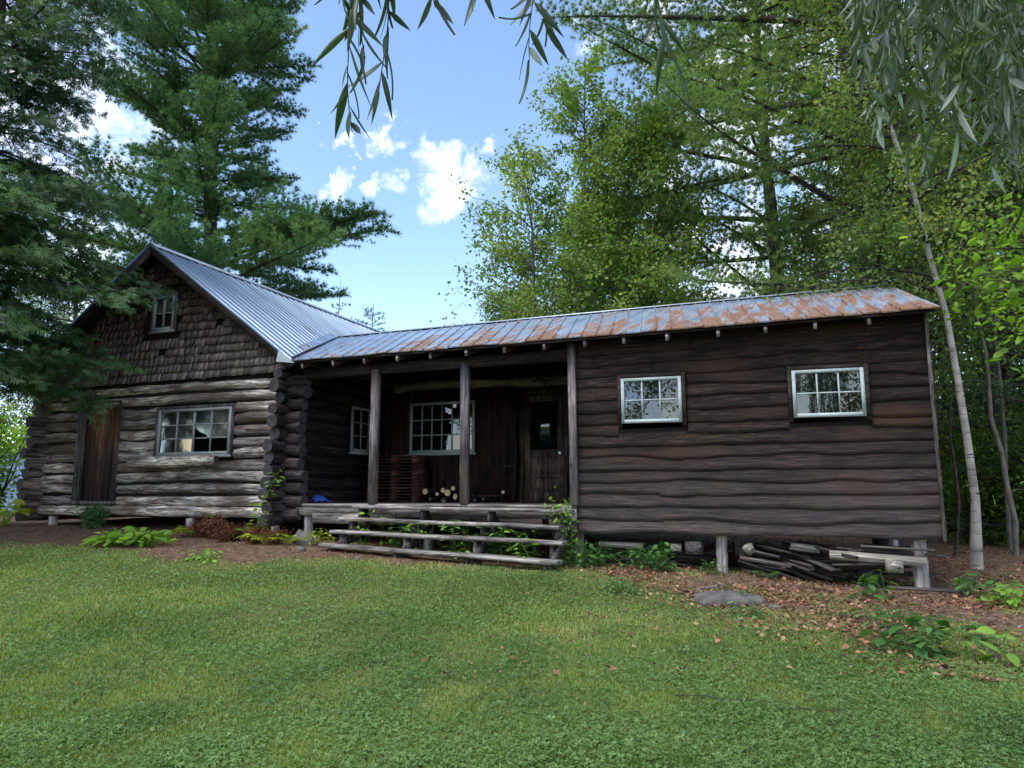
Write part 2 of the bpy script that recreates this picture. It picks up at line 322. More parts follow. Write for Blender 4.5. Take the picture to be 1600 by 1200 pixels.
M['birchleaf'] = leafmat('birch_leaves', [(.065, .115, .035), (.12, .19, .05), (.19, .26, .075), (.3, .28, .10)], .45)
M['maple'] = leafmat('bright_broad_leaves', [(.06, .13, .02), (.12, .24, .03), (.2, .33, .05), (.28, .38, .06)], .5)
M['willow'] = leafmat('willow_leaves', [(.035, .07, .03), (.06, .105, .045), (.09, .14, .06)], .3, .4, under=(.13, .18, .15), spec=.5)
M['under'] = leafmat('understorey_leaves', [(.035, .07, .02), (.07, .13, .03), (.12, .2, .045), (.18, .26, .06)], .4)
M['hosta'] = leafmat('hosta_leaves', [(.09, .2, .03), (.17, .32, .05), (.3, .45, .08)], .4)
M['yellowleaf'] = leafmat('yellowing_leaves', [(.16, .26, .03), (.3, .38, .04), (.45, .46, .06)], .45)
M['redfern'] = leafmat('dry_red_fern', [(.09, .03, .018), (.17, .06, .03), (.26, .12, .05)], .2, tcol=(1.3, 1, .8))
M['weed'] = leafmat('weed_leaves', [(.03, .08, .025), (.06, .15, .04), (.11, .22, .06)], .35)
M['shrub'] = leafmat('clipped_shrub_leaves', [(.04, .10, .045), (.08, .18, .075), (.13, .26, .11)], .3)
M['grass'] = leafmat('grass_blades', [(.085, .135, .036), (.155, .235, .06), (.23, .31, .08), (.31, .32, .12), (.36, .32, .18)], .38)
M['clover'] = leafmat('clover_leaves', [(.065, .12, .042), (.115, .21, .068), (.19, .30, .10)], .35)
M['litter'] = leafmat('fallen_leaves', [(.055, .03, .022), (.14, .068, .042), (.27, .125, .07), (.34, .21, .13), (.23, .18, .14)], .05, .8, tcol=(1, .9, .8))
# ---------------- ground ----------------
def ss(t): t = np.clip(t, 0, 1); return t*t*(3-2*t)
def gz(X, Y):
    X = np.asarray(X, float); Y = np.asarray(Y, float)
    zh = np.interp(X, [-30, -14, -8, -4, 1, 5, 12], [.95, .93, .76, .58, .38, .33, .3])
    k = np.clip(Y/9.3, 0, 1); k = .35*ss(k)+.65*k
    z = zh*k
    z = z+np.clip(Y-10, 0, 60)*.008
    z = z+.025*np.sin(X*1.3+.4)*np.sin(Y*1.1)*np.clip(1-np.hypot(X, Y-6)/40, 0, 1)
    return z
def gpx(px, py):
    d = ray(px, py); s = .5
    for _ in range(4000):
        p = d*s; 
        if p[2]+CZ < gz(p[0], p[1]): break
        s += .01
    return np.array([p[0], p[1], float(gz(p[0], p[1]))])
border = [gpx(x, y) for x, y in [(-300, 842), (-60, 846), (60, 850), (160, 856), (260, 874), (340, 880), (400, 882), (455, 868), (520, 874), (700, 884), (870, 886), (940, 894), (1010, 918), (1100, 945), (1220, 968), (1350, 1000), (1480, 1028), (1640, 1058), (1900, 1090)]]
BX = np.array([b[0] for b in border]); BY = np.array([b[1] for b in border])
def lawn_d(X, Y):
    """signed distance-ish: positive = lawn"""
    yb = np.interp(X, BX, BY); yb = yb+.10*np.sin(X*4.1)+.07*np.sin(X*9.3+1)
    return yb-Y
def axis_coords(a, b, step, far, g=1.18):
    c = list(np.arange(a, b+1e-6, step)); s = step; x = b; r = []
    while x < far: s *= g; x += s; r.append(x)
    s = step; x = a; l = []
    while x > -far: s *= g; x -= s; l.append(x)
    return np.array(l[::-1]+c+r)
gx = axis_coords(-18, 7, .11, 600); gy = axis_coords(0, 15, .11, 600)
GX, GY = np.meshgrid(gx, gy); GZ = gz(GX, GY)
near = np.exp(-((np.hypot(GX+4, GY-7))/14)**4)
GZ = GZ+near*(rng.normal(size=GX.shape)*.006)
mb = MB(); n1, n0 = GX.shape; ii = np.arange(n1-1)[:, None]*n0+np.arange(n0-1)[None]
mb.add(np.stack([GX, GY, GZ], -1).reshape(-1, 3), np.stack([ii, ii+1, ii+n0+1, ii+n0], -1).reshape(-1, 4), np.clip(lawn_d(GX, GY)/.7+.5, 0, 1).ravel())
t = MT('lawn_and_forest_floor'); v = t.coord(); a = t.attr(); n1_ = t.noise(v, 1.2, 5, .6); n2 = t.noise(v, 9, 6, .7); n3 = t.noise(v, 45, 3, .7)
lm = t.mt('MULTIPLY', t.mt('SUBTRACT', t.mt('ADD', a, t.mt('MULTIPLY', t.mt('SUBTRACT', n2, .5), .9)), .42), 5, True)
soil = t.ramp(n2, [(.25, (.035, .024, .017)), (.45, (.095, .063, .045)), (.6, (.16, .11, .08)), (.8, (.24, .19, .15))]); soil = t.mix(.6, soil, t.ramp(n3, [(.3, (.5, .5, .5)), (.7, (1.7, 1.6, 1.5))]), 'MULTIPLY')
gr = t.mix(t.ramp(n1_, [(.4, (0, 0, 0)), (.6, (1, 1, 1))]), (.055, .085, .028), (.10, .105, .045)); gr = t.mix(.8, gr, t.ramp(n3, [(.3, (.4, .4, .4)), (.7, (1.5, 1.5, 1.4))]), 'MULTIPLY')
M['ground'] = t.princ(t.mix(lm, soil, gr), .95, 0, t.mt('ADD', n2, n3), .8, .02, spec=.1)
mb.build('ground', M['ground'], smooth=True, kind='structure', label='lawn and brown litter ground')

# ---------------- house ----------------
house = empty('log_house', (-6, 10, 0), label='dark weathered log cabin with tin roof and long low plank wing on stilts', cat='house')
HO = np.array([-6., 10, 0])
def hb(mb, name, mat, parent=None, smooth=False, **k):
    for i in range(len(mb.v)): mb.v[i] = mb.v[i]            # geometry in world coordinates
    o = mb.build(name, mat, parent or house, smooth, **k)
    if parent is None: o.matrix_parent_inverse = HINV
    return o
bpy.context.view_layer.update(); HINV = house.matrix_world.inverted()
Z = lambda z: z+CZ
def logv(mb, p, q, r, n=None, rnd=None, bow=.02, taper=0.):
    p = np.array(p, float); q = np.array(q, float); Ln = np.linalg.norm(q-p); n = n or max(3, int(Ln/.22)); tt = np.linspace(0, 1, n)
    pts = p+(q-p)*tt[:, None]; pts[:, 2] += (rng.normal()*bow)*np.sin(tt*math.pi)+rng.normal(size=n)*.004
    rad = r*(1+taper*(tt-.5))*(1+rng.normal(size=n)*.02)
    mb.tube(pts, rad, 14, rng.random() if rnd is None else rnd, 0, True, .17, 1, flat=1.0)
# front wall logs (x axis)
XL, XR = -14.0, -8.05
fl = MB(); SP = .203
for k in range(12):
    zr = -.325+SP*k; z = Z(zr); segs = [(XL-.33-rng.random()*.08, XR-.16)]
    if -.18 < zr < 1.70: a, b = segs[0]; segs = [(a, -12.99), (-11.87-.03*rng.random(), b)]
    if .62 < zr < 1.56: a, b = segs[-1]; segs = segs[:-1]+[(a, -10.97-.02*rng.random()), (-9.18+.02*rng.random(), b)]
    rk = .086+.014*rng.random()
    for a, b in segs: logv(fl, (a, 10, z), (b, 10, z), rk, taper=.05*rng.normal())
    s_ = MB(); logv(s_, (XR-.155, 10, z), (XR+.24+rng.random()*.14, 10, z), rk*1.12, n=4); hb(s_, 'log_end_stub', [M['log_x_shade'], M['log_end']], smooth=True)
hb(fl, 'front_log_wall', [M['log_x'], M['log_end']], smooth=True)
for nm, X0 in (('left_side_log_wall', XL), ('right_side_log_wall', XR-.08)):
    s_ = MB()
    for k in range(13):
        z = Z(-.425+SP*k); yf = 9.58+.012*k+rng.normal()*.055
        r = .088+.026*rng.random()
        if k == 12: yf = 9.74
        segs = [(yf, 18.1)]
        if X0 > -10 and (.72 < z-CZ < 1.72): segs = [(yf, 11.72), (12.68, 18.1)]
        for a, b in segs: logv(s_, (X0, a, z), (X0, b, z), r)
    hb(s_, 'side_log_wall', [M['log_y'] if X0 > -10 else M['log_y_lit'], M['log_end']], smooth=True)
bw = MB()
for k in range(12): logv(bw, (XL-.3, 18, Z(-.315+SP*k)), (XR+.3, 18, Z(-.315+SP*k)), .11)
hb(bw, 'back_log_wall', [M['log_x'], M['log_end']], smooth=True)
ch = MB()       # chinking core set back inside the logs
ch.box((XL, 9.97, Z(-.36)), (-12.96, 10.05, Z(2.02))); ch.box((-11.93, 9.97, Z(-.36)), (-10.94, 10.05, Z(2.02))); ch.box((-9.21, 9.97, Z(-.36)), (XR, 10.05, Z(2.02)))
ch.box((-12.96, 9.97, Z(-.36)), (-11.93, 10.05, Z(-.2))); ch.box((-10.94, 9.97, Z(-.36)), (-9.21, 10.05, Z(.66)))
for y in (1.76, ): ch.box((-12.96, 9.97, Z(y)), (-11.93, 10.05, Z(2.02)))
ch.box((-10.94, 9.97, Z(1.56)), (-9.21, 10.05, Z(2.02)))
ch.box((XL-.02, 10.06, Z(-.36)), (XL+.04, 17.95, Z(2.02))); ch.box((XR-.13, 10.06, Z(-.36)), (XR-.03, 11.72, Z(2.02))); ch.box((XR-.13, 12.68, Z(-.36)), (XR-.03, 17.95, Z(2.02)))
ch.box((XR-.13, 11.72, Z(-.36)), (XR-.03, 12.68, Z(.8))); ch.box((XR-.13, 11.72, Z(1.7)), (XR-.03, 12.68, Z(2.02)))
ch.box((XL+.05, 10.07, Z(-.42)), (XR-.14, 17.94, Z(-.37)))
hb(ch, 'wall_core', M['chink'])
# gable shingles
SL = (4.63-2.22)/(11.08-7.76); AX, AZ = -11.08, 4.60
def roofz(x): return AZ-abs(x-AX)*SL
def gable(y0, name, sgn):
    s_ = MB(); rows = 17; z0 = 2.06; rh = .152
    for r in range(rows):
        zb = z0+r*rh; hw = (AZ-.06-zb)/SL
        if hw <= .05: break
        hw = min(hw, AX*-1+0-8.12+.0) if False else min(hw, 3.0)
        x = AX-hw-.02
        while x < AX+hw:
            wd = rng.uniform(.08, .17); x2 = min(x+wd, AX+hw)
            zt = min(zb+rh*1.25, Z(0)-CZ+roofz((x+x2)/2)-.03)
            miss = rng.random() < .010 and r < 9
            zz = zb+rng.normal()*.006-(.0 if rng.random() > .05 else .035)
            inwin = sgn > 0 and x2 > -11.36 and x < -10.66 and zt > 2.98 and zb < 3.76
            if x2-x > .02 and zt > zz+.03 and not inwin and not miss:
                sk = rng.normal()*.008; o1 = .046+.008*rng.random(); o2 = .006
                v = np.array([(x+.003, -o1, zz+sk), (x2-.003, -o1, zz-sk), (x2-.003, -o2, zt), (x+.003, -o2, zt), (x+.003, -o1+.014, zz+sk), (x2-.003, -o1+.014, zz-sk), (x2-.003, .004, zt), (x+.003, .004, zt)])
                if rng.random() < .05 and r < 9:
                    an = rng.normal()*.18; c = v.mean(0); dx = v[:, 0]-c[0]; dz = v[:, 2]-c[2]; v[:, 0] = c[0]+dx*math.cos(an)-dz*math.sin(an); v[:, 2] = c[2]+dx*math.sin(an)+dz*math.cos(an); v[:, 1] -= .012
                v[:, 1] = y0+v[:, 1]*sgn; v[:, 2] += CZ
                s_.add(v, [(0,1,2,3),(4,7,6,5),(0,4,5,1),(1,5,6,2),(2,6,7,3),(3,7,4,0)], rng.random())
            x = x2
    hb(s_, 'shingled_gable', M['shingle'])
gable(9.90, 'gable', 1); gable(18.1, 'gable', -1)
for y in (9.93, 18.0):
    gb = MB()
    v = [(AX-3.0, y, Z(2.03)), (AX+3.0, y, Z(2.03)), (AX+3.0, y, Z(roofz(AX+3.0)-.04)), (AX, y, Z(AZ-.04)), (AX-3.0, y, Z(roofz(AX-3)-.04))]
    v2 = [(a, b+.06, c) for a, b, c in v]
    gb.add(v+v2, [(0,1,2,3)], .5); gb.add(v+v2, [(0,3,4)], .5); gb.add(v+v2, [(5,8,7,6)], .5); gb.add(v+v2, [(5,9,8)], .5)
    hb(gb, 'gable_backing', M['chink'])
gb = MB(); gb.box((AX-3.05, 9.94, Z(1.99)), (AX+3.05, 9.99, Z(2.05))); hb(gb, 'gable_foot_board', M['chink'])
# cabin roof
def slope_roof(name, mat, e0, e1, r0, r1, n, rib=.02, th=.018, wave=.004, tail=None):
    """sheet between eave line e0-e1 and ridge line r0-r1 with n ribbed panels"""
    e0, e1, r0, r1 = map(np.array, (e0, e1, r0, r1)); s_ = MB()
    nrm = np.cross(e1-e0, r0-e0).astype(float); nrm /= np.linalg.norm(nrm); nrm *= np.sign(nrm[2]); ns_ = 14
    for i in range(n):
        a, b = i/n, (i+1)/n; rn = rng.random(); g = .014
        tl = np.linspace(0, 1, ns_); jit = rng.normal()*.02
        P = []
        for u in (a, a+.03/n*1, b-.03/n, b):
            E = e0+(e1-e0)*u; Rr = r0+(r1-r0)*u; ee = E+(E-Rr)/np.linalg.norm(E-Rr)*jit
            P.append(ee+(Rr-ee)*tl[:, None]+nrm*(np.sin(tl*9+i)*wave*.5+np.sin(i*.9+tl*3)*wave)[:, None])
        P = np.array(P)
        P[1:3] -= nrm*.0
        V = P.reshape(-1, 3); F = []
        for c in range(3):
            k = np.arange(ns_-1); F.append(np.stack([c*ns_+k, (c+1)*ns_+k, (c+1)*ns_+k+1, c*ns_+k+1], -1))
        F = np.vstack(F); s_.add(V, F, rn); s_.add(V-nrm*th, F[:, ::-1], rn)
        s_.add(np.vstack([P[0, :1], P[3, :1], P[3, :1]-nrm*th, P[0, :1]-nrm*th]), [(0, 1, 2, 3)], rn)
        # rib
        d = (e1-e0)/np.linalg.norm(e1-e0); A = P[0]; hw = g
        V = np.vstack([A-d*hw-nrm*.002, A-d*hw*.5+nrm*rib, A+d*hw*.5+nrm*rib, A+d*hw-nrm*.002]); F = []
        for c in range(3):
            k = np.arange(ns_-1); F.append(np.stack([c*ns_+k, (c+1)*ns_+k, (c+1)*ns_+k+1, c*ns_+k+1], -1))
        s_.add(V, np.vstack(F), rn); s_.add(V[[0, ns_, 2*ns_, 3*ns_]], [(0, 1, 2, 3)], rn)
    for u in (0, 1):
        E = e0+(e1-e0)*u; Rr = r0+(r1-r0)*u; s_.add([E, Rr, Rr-nrm*.03, E-nrm*.03], [(0, 1, 2, 3)])
    return s_
YF, YB = 9.56, 18.4
XE = -7.72; ZE = Z(roofz(XE)+.03); XE2 = 2*AX-XE
s_ = slope_roof('r', None, (XE, YF, ZE), (XE, YB, ZE), (AX, YF, Z(AZ+.03)), (AX, YB, Z(AZ+.03)), 42, rib=.022)
rf = hb(s_, 'cabin_roof', M['roofcabin'])
s_ = slope_roof('r', None, (XE2, YF, ZE), (XE2, YB, ZE), (AX, YF, Z(AZ+.03)), (AX, YB, Z(AZ+.03)), 42, rib=.022)
hb(s_, 'cabin_roof', M['roofcabin'])
cp = MB()
for sg in (-1, 1):
    cp.bar((AX+sg*.075, YF-.02, Z(AZ+.015)), (AX+sg*.075, YB+.02, Z(AZ+.015)), .17, .012, up=(sg*.58, 0, .81))
hb(cp, 'ridge_cap', M['flash'])
# rake boards, roof sheathing under the overhang, lookouts
rb = MB()
for sg, X1 in ((1, XE), (-1, XE2)):
    rb.bar((AX+sg*.01, YF+.035, Z(AZ-.075)), (X1, YF+.035, Z(roofz(X1)-.075)), .03, .13, up=(0, 0, 1))
hb(rb, 'rake_board', M['beam'])
rb = MB()
for sg, X1 in ((1, XE+.02), (-1, XE2-.02)):
    up = np.array([sg*SL, 0, 1.]); up /= np.linalg.norm(up)
    p0 = np.array([AX, 0, Z(AZ)])-up*.022; p1 = np.array([X1, 0, Z(roofz(X1))])-up*.022
    for (ya, yb) in ((YF+.05, 9.86), (10.02, YB-.05)):
        v = [(p0[0], ya, p0[2]), (p1[0], ya, p1[2]), (p1[0], yb, p1[2]), (p0[0], yb, p0[2])]; v = np.array(v); s2 = v-up*.03
        rb.add(np.vstack([v, s2]), [(0,1,2,3),(7,6,5,4),(0,4,5,1),(1,5,6,2),(2,6,7,3),(3,7,4,0)])
hb(rb, 'roof_sheathing', M['chink'])
# windows -------------------------------------------------------------
def window(x0, x1, z0, z1, y, nc, nr, sash, glass, name='window', parent=None, fw=.05, mun=.022, skew=0, casing=None, broken=(), sill=True, depth=.05, xax=True, sillw=.03, nomid=None):
    """window facing -Y (xax) or +X; origin geometry in world coords"""
    def T(v):
        v = np.array(v, float)
        if skew: v[:, 2] += (v[:, 0]-x0)*skew
        if not xax: v = np.stack([y-v[:, 1]+0*v[:, 0], v[:, 0], v[:, 2]], -1)   # x->Y , depth->X
        else: v[:, 1] += y
        return v
    def bx(mb, lo, hi, rnd=.5): mb.box(lo, hi, rnd, 0, T)
    W_ = MB(); d = depth
    bx(W_, (x0, -d, z0), (x0+fw, 0, z1)); bx(W_, (x1-fw, -d, z0), (x1, 0, z1)); bx(W_, (x0+fw, -d, z1-fw), (x1-fw, 0, z1)); bx(W_, (x0+fw, -d, z0), (x1-fw, 0, z0+fw*1.2))
    o = hb(W_, name, sash)
    mu = MB(); ix0, ix1, iz0, iz1 = x0+fw, x1-fw, z0+fw*1.2, z1-fw
    for c in range(1, nc):
        x = ix0+(ix1-ix0)*c/nc; wd = mun*(1.7 if nomid == c else 1); bx(mu, (x-wd/2, -d+.012, iz0), (x+wd/2, -.012, iz1))
    for r in range(1, nr):
        zc = iz0+(iz1-iz0)*r/nr
        for c in range(nc):
            a = ix0+(ix1-ix0)*c/nc+mun/2; b = ix0+(ix1-ix0)*(c+1)/nc-mun/2; bx(mu, (a, -d+.014, zc-mun/2), (b, -.014, zc+mun/2))
    def sub(mb, nm, mt):
        s2 = mb.build(nm, mt, o); return s2
    sub(mu, 'glazing_bars', sash)
    bs = MB(); bx(bs, (ix0-.01, .06, iz0-.01), (ix1+.01, .07, iz1+.01)); sub(bs, 'dark_room_behind', M['void'])
    pn = MB(); vo = MB(); have = False
    for c in range(nc):
        for r in range(nr):
            a = ix0+(ix1-ix0)*c/nc+.004; b = ix0+(ix1-ix0)*(c+1)/nc-.004; e = iz0+(iz1-iz0)*r/nr+.004; f = iz0+(iz1-iz0)*(r+1)/nr-.004
            if (c, r) in broken: continue
            if (c, r, 'h') in broken:
                t_ = [(a, -.02, f), (b, -.02, f), (b, -.02, e), (a+(b-a)*.82, -.02, e+.03*(f-e)), (a+(b-a)*.7, -.02, e+.25*(f-e)), (a+(b-a)*.35, -.02, e+.45*(f-e)), (a+(b-a)*.12, -.02, e+.72*(f-e)), (a, -.02, e+.95*(f-e))]
                v = T(t_); pn.add(v, [(0, 1, 5, 6)], rng.random()); pn.add(v, [(0, 6, 7), (1, 4, 5)], .5); pn.add(v, [(1, 2, 3, 4)], .5); continue
            tl = rng.normal()*.0035; tx = rng.normal()*.0035
            pn.add(T([(a, -.02-tl, e), (b, -.02-tl+tx, e), (b, -.02+tl+tx, f), (a, -.02+tl, f)]), [(0, 1, 2, 3)], rng.random())
    sub(pn, 'pane', glass)
    if sill:
        sm = MB(); bx(sm, (x0-.04, -d-sillw, z0-.045), (x1+.04, 0, z0-.003)); sub(sm, 'sill', sash if casing is None else sash)
    if casing:
        cs = MB(); q = .055
        bx(cs, (x0-q, -d+.01, z0-.05), (x0-.003, .0, z1+q)); bx(cs, (x1+.003, -d+.01, z0-.05), (x1+q, 0, z1+q)); bx(cs, (x0-.003, -d+.01, z1+.003), (x1+.003, 0, z1+q)); sub(cs, 'casing', casing)
    # children built in world coords under a parent with identity-like transform
    for c in o.children: c.matrix_parent_inverse.identity()
    return o
def fixpar(o): pass
window(-10.92, -9.22, Z(.68), Z(1.52), 9.93, 4, 3, M['sashgrey'], M['dustglass'], broken=((2, 0), (3, 0), (2, 1, 'h')), casing=M['trim'], nomid=2)
window(-11.22, -10.70, Z(3.02), Z(3.68), 9.90, 2, 2, M['sashgrey'], M['dustglass'], broken=((0, 0), (1, 0)), casing=M['trim'], nomid=1)
window(-2.28, -1.45, Z(.97), Z(1.60), 9.93, 3, 2, M['sash'], M['glass'], casing=M['beam'], skew=-.01, depth=.045, sill=False, fw=.042, mun=.018)
window(-.04, .80, Z(.965), Z(1.575), 9.93, 3, 2, M['sash'], M['glass'], casing=M['beam'], skew=-.012, depth=.045, sill=False, fw=.042, mun=.018)
window(-7.32, -5.88, Z(.80), Z(1.82), 12.86, 6, 3, M['sash'], M['glass'])
window(11.74, 12.66, Z(.80), Z(1.68), XR+.04, 3, 3, M['sashgrey'], M['glass'], xax=False)
# half-log shelf below the cabin window
s_ = MB(); zz = Z(.50); tt = np.linspace(0, 1, 16); P = np.stack([-11.32+2.0*tt, np.full(16, 9.70), zz+.045+.03*tt+.01*np.sin(tt*9)], -1)
s_.tube(P, .07+.022*np.sin(tt*math.pi)**.5+rng.normal(size=16)*.006, 12, 1.0, 0, True, .25, 1)
hb(s_, 'log_shelf', [M['log_x'], M['log_end']], smooth=True)
# plank door
s_ = MB(); x = -12.85
while x < -11.98:
    wd = rng.uniform(.10, .15); x2 = min(x+wd, -11.96); s_.box((x+.002, 9.955+rng.random()*.008, Z(-.115)), (x2-.002, 9.99, Z(1.72)), rng.random()); x = x2
dr = hb(s_, 'plank_door', M['doorfront'])
s_ = MB(); s_.box((-12.97, 9.86, Z(-.13)), (-12.855, 10.03, Z(1.76)), .5); s_.box((-11.957, 9.91, Z(-.13)), (-11.91, 10.03, Z(1.76)), .2); s_.box((-12.853, 9.90, Z(1.722)), (-11.96, 10.03, Z(1.76)), .2)
s_.box((-13.0, 9.84, Z(-.195)), (-11.90, 10.03, Z(-.132)), .9)
hb(s_, 'door_frame', M['trim'])
# wing ---------------------------------------------------------------
WX0, WX1 = -2.97, 1.52; WZ0, WZ1 = -.53, 2.30
def board_row(mb, x0, x1, z0, z1, y0, amp, rnd, openings=(), ph=None):
    ph = rng.random()*9 if ph is None else ph
    n = max(3, int((x1-x0)/.05)); X = np.linspace(x0, x1, n)
    f1, f2 = rng.uniform(.9, 1.9), rng.uniform(4, 9)
    wav = amp*(np.sin(X*f1*1.9+ph)*.6+np.sin(X*f2+ph*2)*.3+np.abs(np.sin(X*1.3+ph))**6*-.8)
    zb = z0+wav; out = .021+.003*np.sin(X*2+ph)
    V = np.stack([np.stack([X, np.full(n, y0-.006), np.full(n, z1)], -1), np.stack([X, y0-.006-(out-.006)*.72, (zb*.72+z1*.28)], -1), np.stack([X, y0-out, zb+.004], -1), np.stack([X, y0-out+.018, zb+.003], -1)])
    k = np.arange(n-1); F = np.vstack([np.stack([c*n+k, (c+1)*n+k, (c+1)*n+k+1, c*n+k+1], -1) for c in range(3)])
    mb.add(V.reshape(-1, 3), F, rnd)
    for e in (0, n-1):
        mb.add(V[:, e], [(0, 1, 2, 3)], rnd)
s_ = MB(); rows = [WZ0+.0]; 
z = WZ0
while z < 2.2: 
    z += rng.uniform(.145, .185); rows.append(z)
opens = [(-2.34, -1.39, .92, 1.66), (-.10, .86, .91, 1.64)]
for i in range(len(rows)-1):
    z0, z1 = rows[i], min(rows[i+1]+.035, 2.275); cuts = [WX0, WX1]
    j = rng.choice([0, 1, 1, 2]); js = sorted(rng.uniform(WX0+.8, WX1-.8, j))
    cuts = [WX0]+list(js)+[WX1]
    if i == 0: cuts = [WX0+.02, -.66, WX1]
    if i == 1: cuts = [WX0, -1.75, WX1]
    amp = rng.choice([.014, .024, .036])
    for a, b in zip(cuts[:-1], cuts[1:]):
        parts = [(a, b)]
        for (ox0, ox1, oz0, oz1) in opens:
            if z0 < oz1-.03 and rows[i+1] > oz0+.03:
                np_ = []
                for (p, q) in parts:
                    if q <= ox0 or p >= ox1: np_.append((p, q)); continue
                    if p < ox0: np_.append((p, ox0))
                    if q > ox1: np_.append((ox1, q))
                parts = np_
        rn = rng.random() if i > 3 else rng.uniform(.5, .8); ph = rng.random()*9
        for (p, q) in parts:
            if q-p > .08: board_row(s_, p+.001, q-.001, Z(z0), Z(z1), 9.965, amp, rn, ph=ph)
hb(s_, 'wing_front_wall', M['siding'])
s_ = MB()
for i in range(len(rows)-1):
    s_.box((WX1-.03, 10.0, Z(rows[i])), (WX1+.0+.03*(i % 2), 15.9, Z(rows[i+1])), rng.random())
M['siding_y'] = wood('live_edge_siding_side', 'y', (.012, .009, .009), (.04, .027, .023), (.095, .066, .052), None, fine=24)
hb(s_, 'wing_side_wall', M['siding_y'])
s_ = MB()
s_.box((WX0, 9.98, Z(WZ0+.02)), (WX1-.05, 10.03, Z(.9))); s_.box((WX0, 9.98, Z(1.68)), (WX1-.05, 10.03, Z(2.25)))
s_.box((WX0, 9.98, Z(.9)), (-2.30, 10.03, Z(1.68))); s_.box((-1.42, 9.98, Z(.9)), (-.07, 10.03, Z(1.68))); s_.box((.82, 9.98, Z(.9)), (WX1-.05, 10.03, Z(1.68)))
s_.box((WX0, 10.04, Z(WZ0)), (WX1-.05, 16.2, Z(WZ0+.04))); s_.box((-7.9, 16.25, Z(WZ0)), (WX1, 16.3, Z(2.3))); s_.box((WX0, 10.04, Z(WZ0+.05)), (WX0+.05, 12.9, Z(2.3)))
hb(s_, 'wing_wall_core', M['chink'])
# gable triangle at the wing's right end
s_ = MB(); v = [(WX1, 9.99, Z(2.2)), (WX1, 16.2, Z(2.2)), (WX1, 13, Z(3.33))]; v2 = [(a-.03, b, c) for a, b, c in v]; s_.add(v+v2, [(0, 1, 2), (5, 4, 3)]); hb(s_, 'wing_gable', M['siding_y'])
s_ = MB(); s_.box((WX1-.005, 9.90, Z(WZ0-.02)), (WX1+.03, 9.985, Z(2.2)), .8); hb(s_, 'corner_board', M['trim'])
# wing roof
EY, EZ, RY, RZ = 9.58, 2.19, 13.0, 3.39
s_ = slope_roof('r', None, (-7.78, EY, Z(EZ)), (1.64, EY, Z(EZ)), (-9.35, RY, Z(RZ)), (1.55, RY, Z(RZ)), 45, rib=.024, wave=.004)
hb(s_, 'wing_roof', M['roofwing'])
s_ = slope_roof('r', None, (-7.7, 16.4, Z(EZ)), (1.64, 16.4, Z(EZ)), (-9.35, RY, Z(RZ)), (1.55, RY, Z(RZ)), 45, rib=.024, wave=.004)
hb(s_, 'wing_roof', M['roofwing'])
s_ = MB(); s_.bar((-9.3, RY-.06, Z(RZ+.012)), (1.56, RY-.06, Z(RZ+.012)), .15, .012, up=(0, -.33, .94)); s_.bar((-9.3, RY+.07, Z(RZ+.008)), (1.56, RY+.07, Z(RZ+.008)), .15, .012, up=(0, .33, .94)); hb(s_, 'ridge_cap', M['flash'])
# valley flashing (follows the wing roof edge on the cabin roof) and the lifted corner sheet
s_ = MB(); A = np.array([-7.80, EY-.02, Z(EZ+.04)]); B = np.array([-9.32, RY, Z(RZ+.03)]); tt = np.linspace(0, 1, 12)
e1 = A+(B-A)*tt[:, None]+np.array([.10, 0, .012])*1; e2 = A+(B-A)*tt[:, None]+np.array([-.12, 0, .095]); e0 = A+(B-A)*tt[:, None]
for a_, b_ in ((e0, e1), (e0, e2)):
    k = np.arange(11); s_.add(np.vstack([a_, b_]), np.stack([k, k+12, k+13, k+1], -1), .6)
hb(s_, 'valley_flashing', M['roofwing'])
s_ = MB(); v = np.array([(-7.98, 9.55, Z(2.40)), (-7.74, 9.50, Z(2.21)), (-7.98, 9.50, Z(2.17)), (-7.66, 9.56, Z(2.14))]); s_.add(np.vstack([v, v+[0, .006, -.004]]), [(0, 2, 3, 1), (4, 5, 7, 6)], .3); hb(s_, 'eave_flashing', M['flash'])
s_ = MB()   # sheathing under the wing roof
up = np.array([0, -(RZ-EZ), RY-EY]); up = up/np.linalg.norm(up)
p0 = np.array([0, EY+.03, Z(EZ)+.008])-up*.04; p1 = np.array([0, RY, Z(RZ)])-up*.04
for y0_, y1_ in ((p0, p1),):
    v = np.array([(-7.7, *y0_[1:]), (1.60, *y0_[1:]), (1.53, *y1_[1:]), (-9.2, *y1_[1:])]); v2 = v-up*.022
    s_.add(np.vstack([v, v2]), [(0,1,2,3),(7,6,5,4),(0,4,5,1),(1,5,6,2),(2,6,7,3),(3,7,4,0)])
hb(s_, 'wing_sheathing', M['beam'])
for px in (475, 523, 571, 623, 675, 730, 789, 850, 914, 975, 1043, 1123, 1197, 1275, 1360):
    X = onY(px, 530, 9.66)[0]; s_ = MB(); sk = rng.normal()*.012
    a = np.array([X, 9.63+rng.normal()*.015, 0]); b = np.array([X+sk, RY-.05, 0])
    for q in (a, b): q[2] = Z(EZ)+(q[1]-EY)*(RZ-EZ)/(RY-EY)-.115
    s_.bar(a, b, .042, .10, rnd=.5+.4*rng.random()); s_.bar(a+[0, -.004, -.0012], a+[0, .002, 0], .040, .098, rnd=1, mi=1)  # pale plate on the rafter end: its lit look is put into the colour
    hb(s_, 'rafter', [M['beam'], M['deckwood']])
s_ = MB(); s_.box((-7.75, 9.95, Z(1.93)), (-2.92, 10.03, Z(2.10)), .4); hb(s_, 'porch_beam', M['beam'])
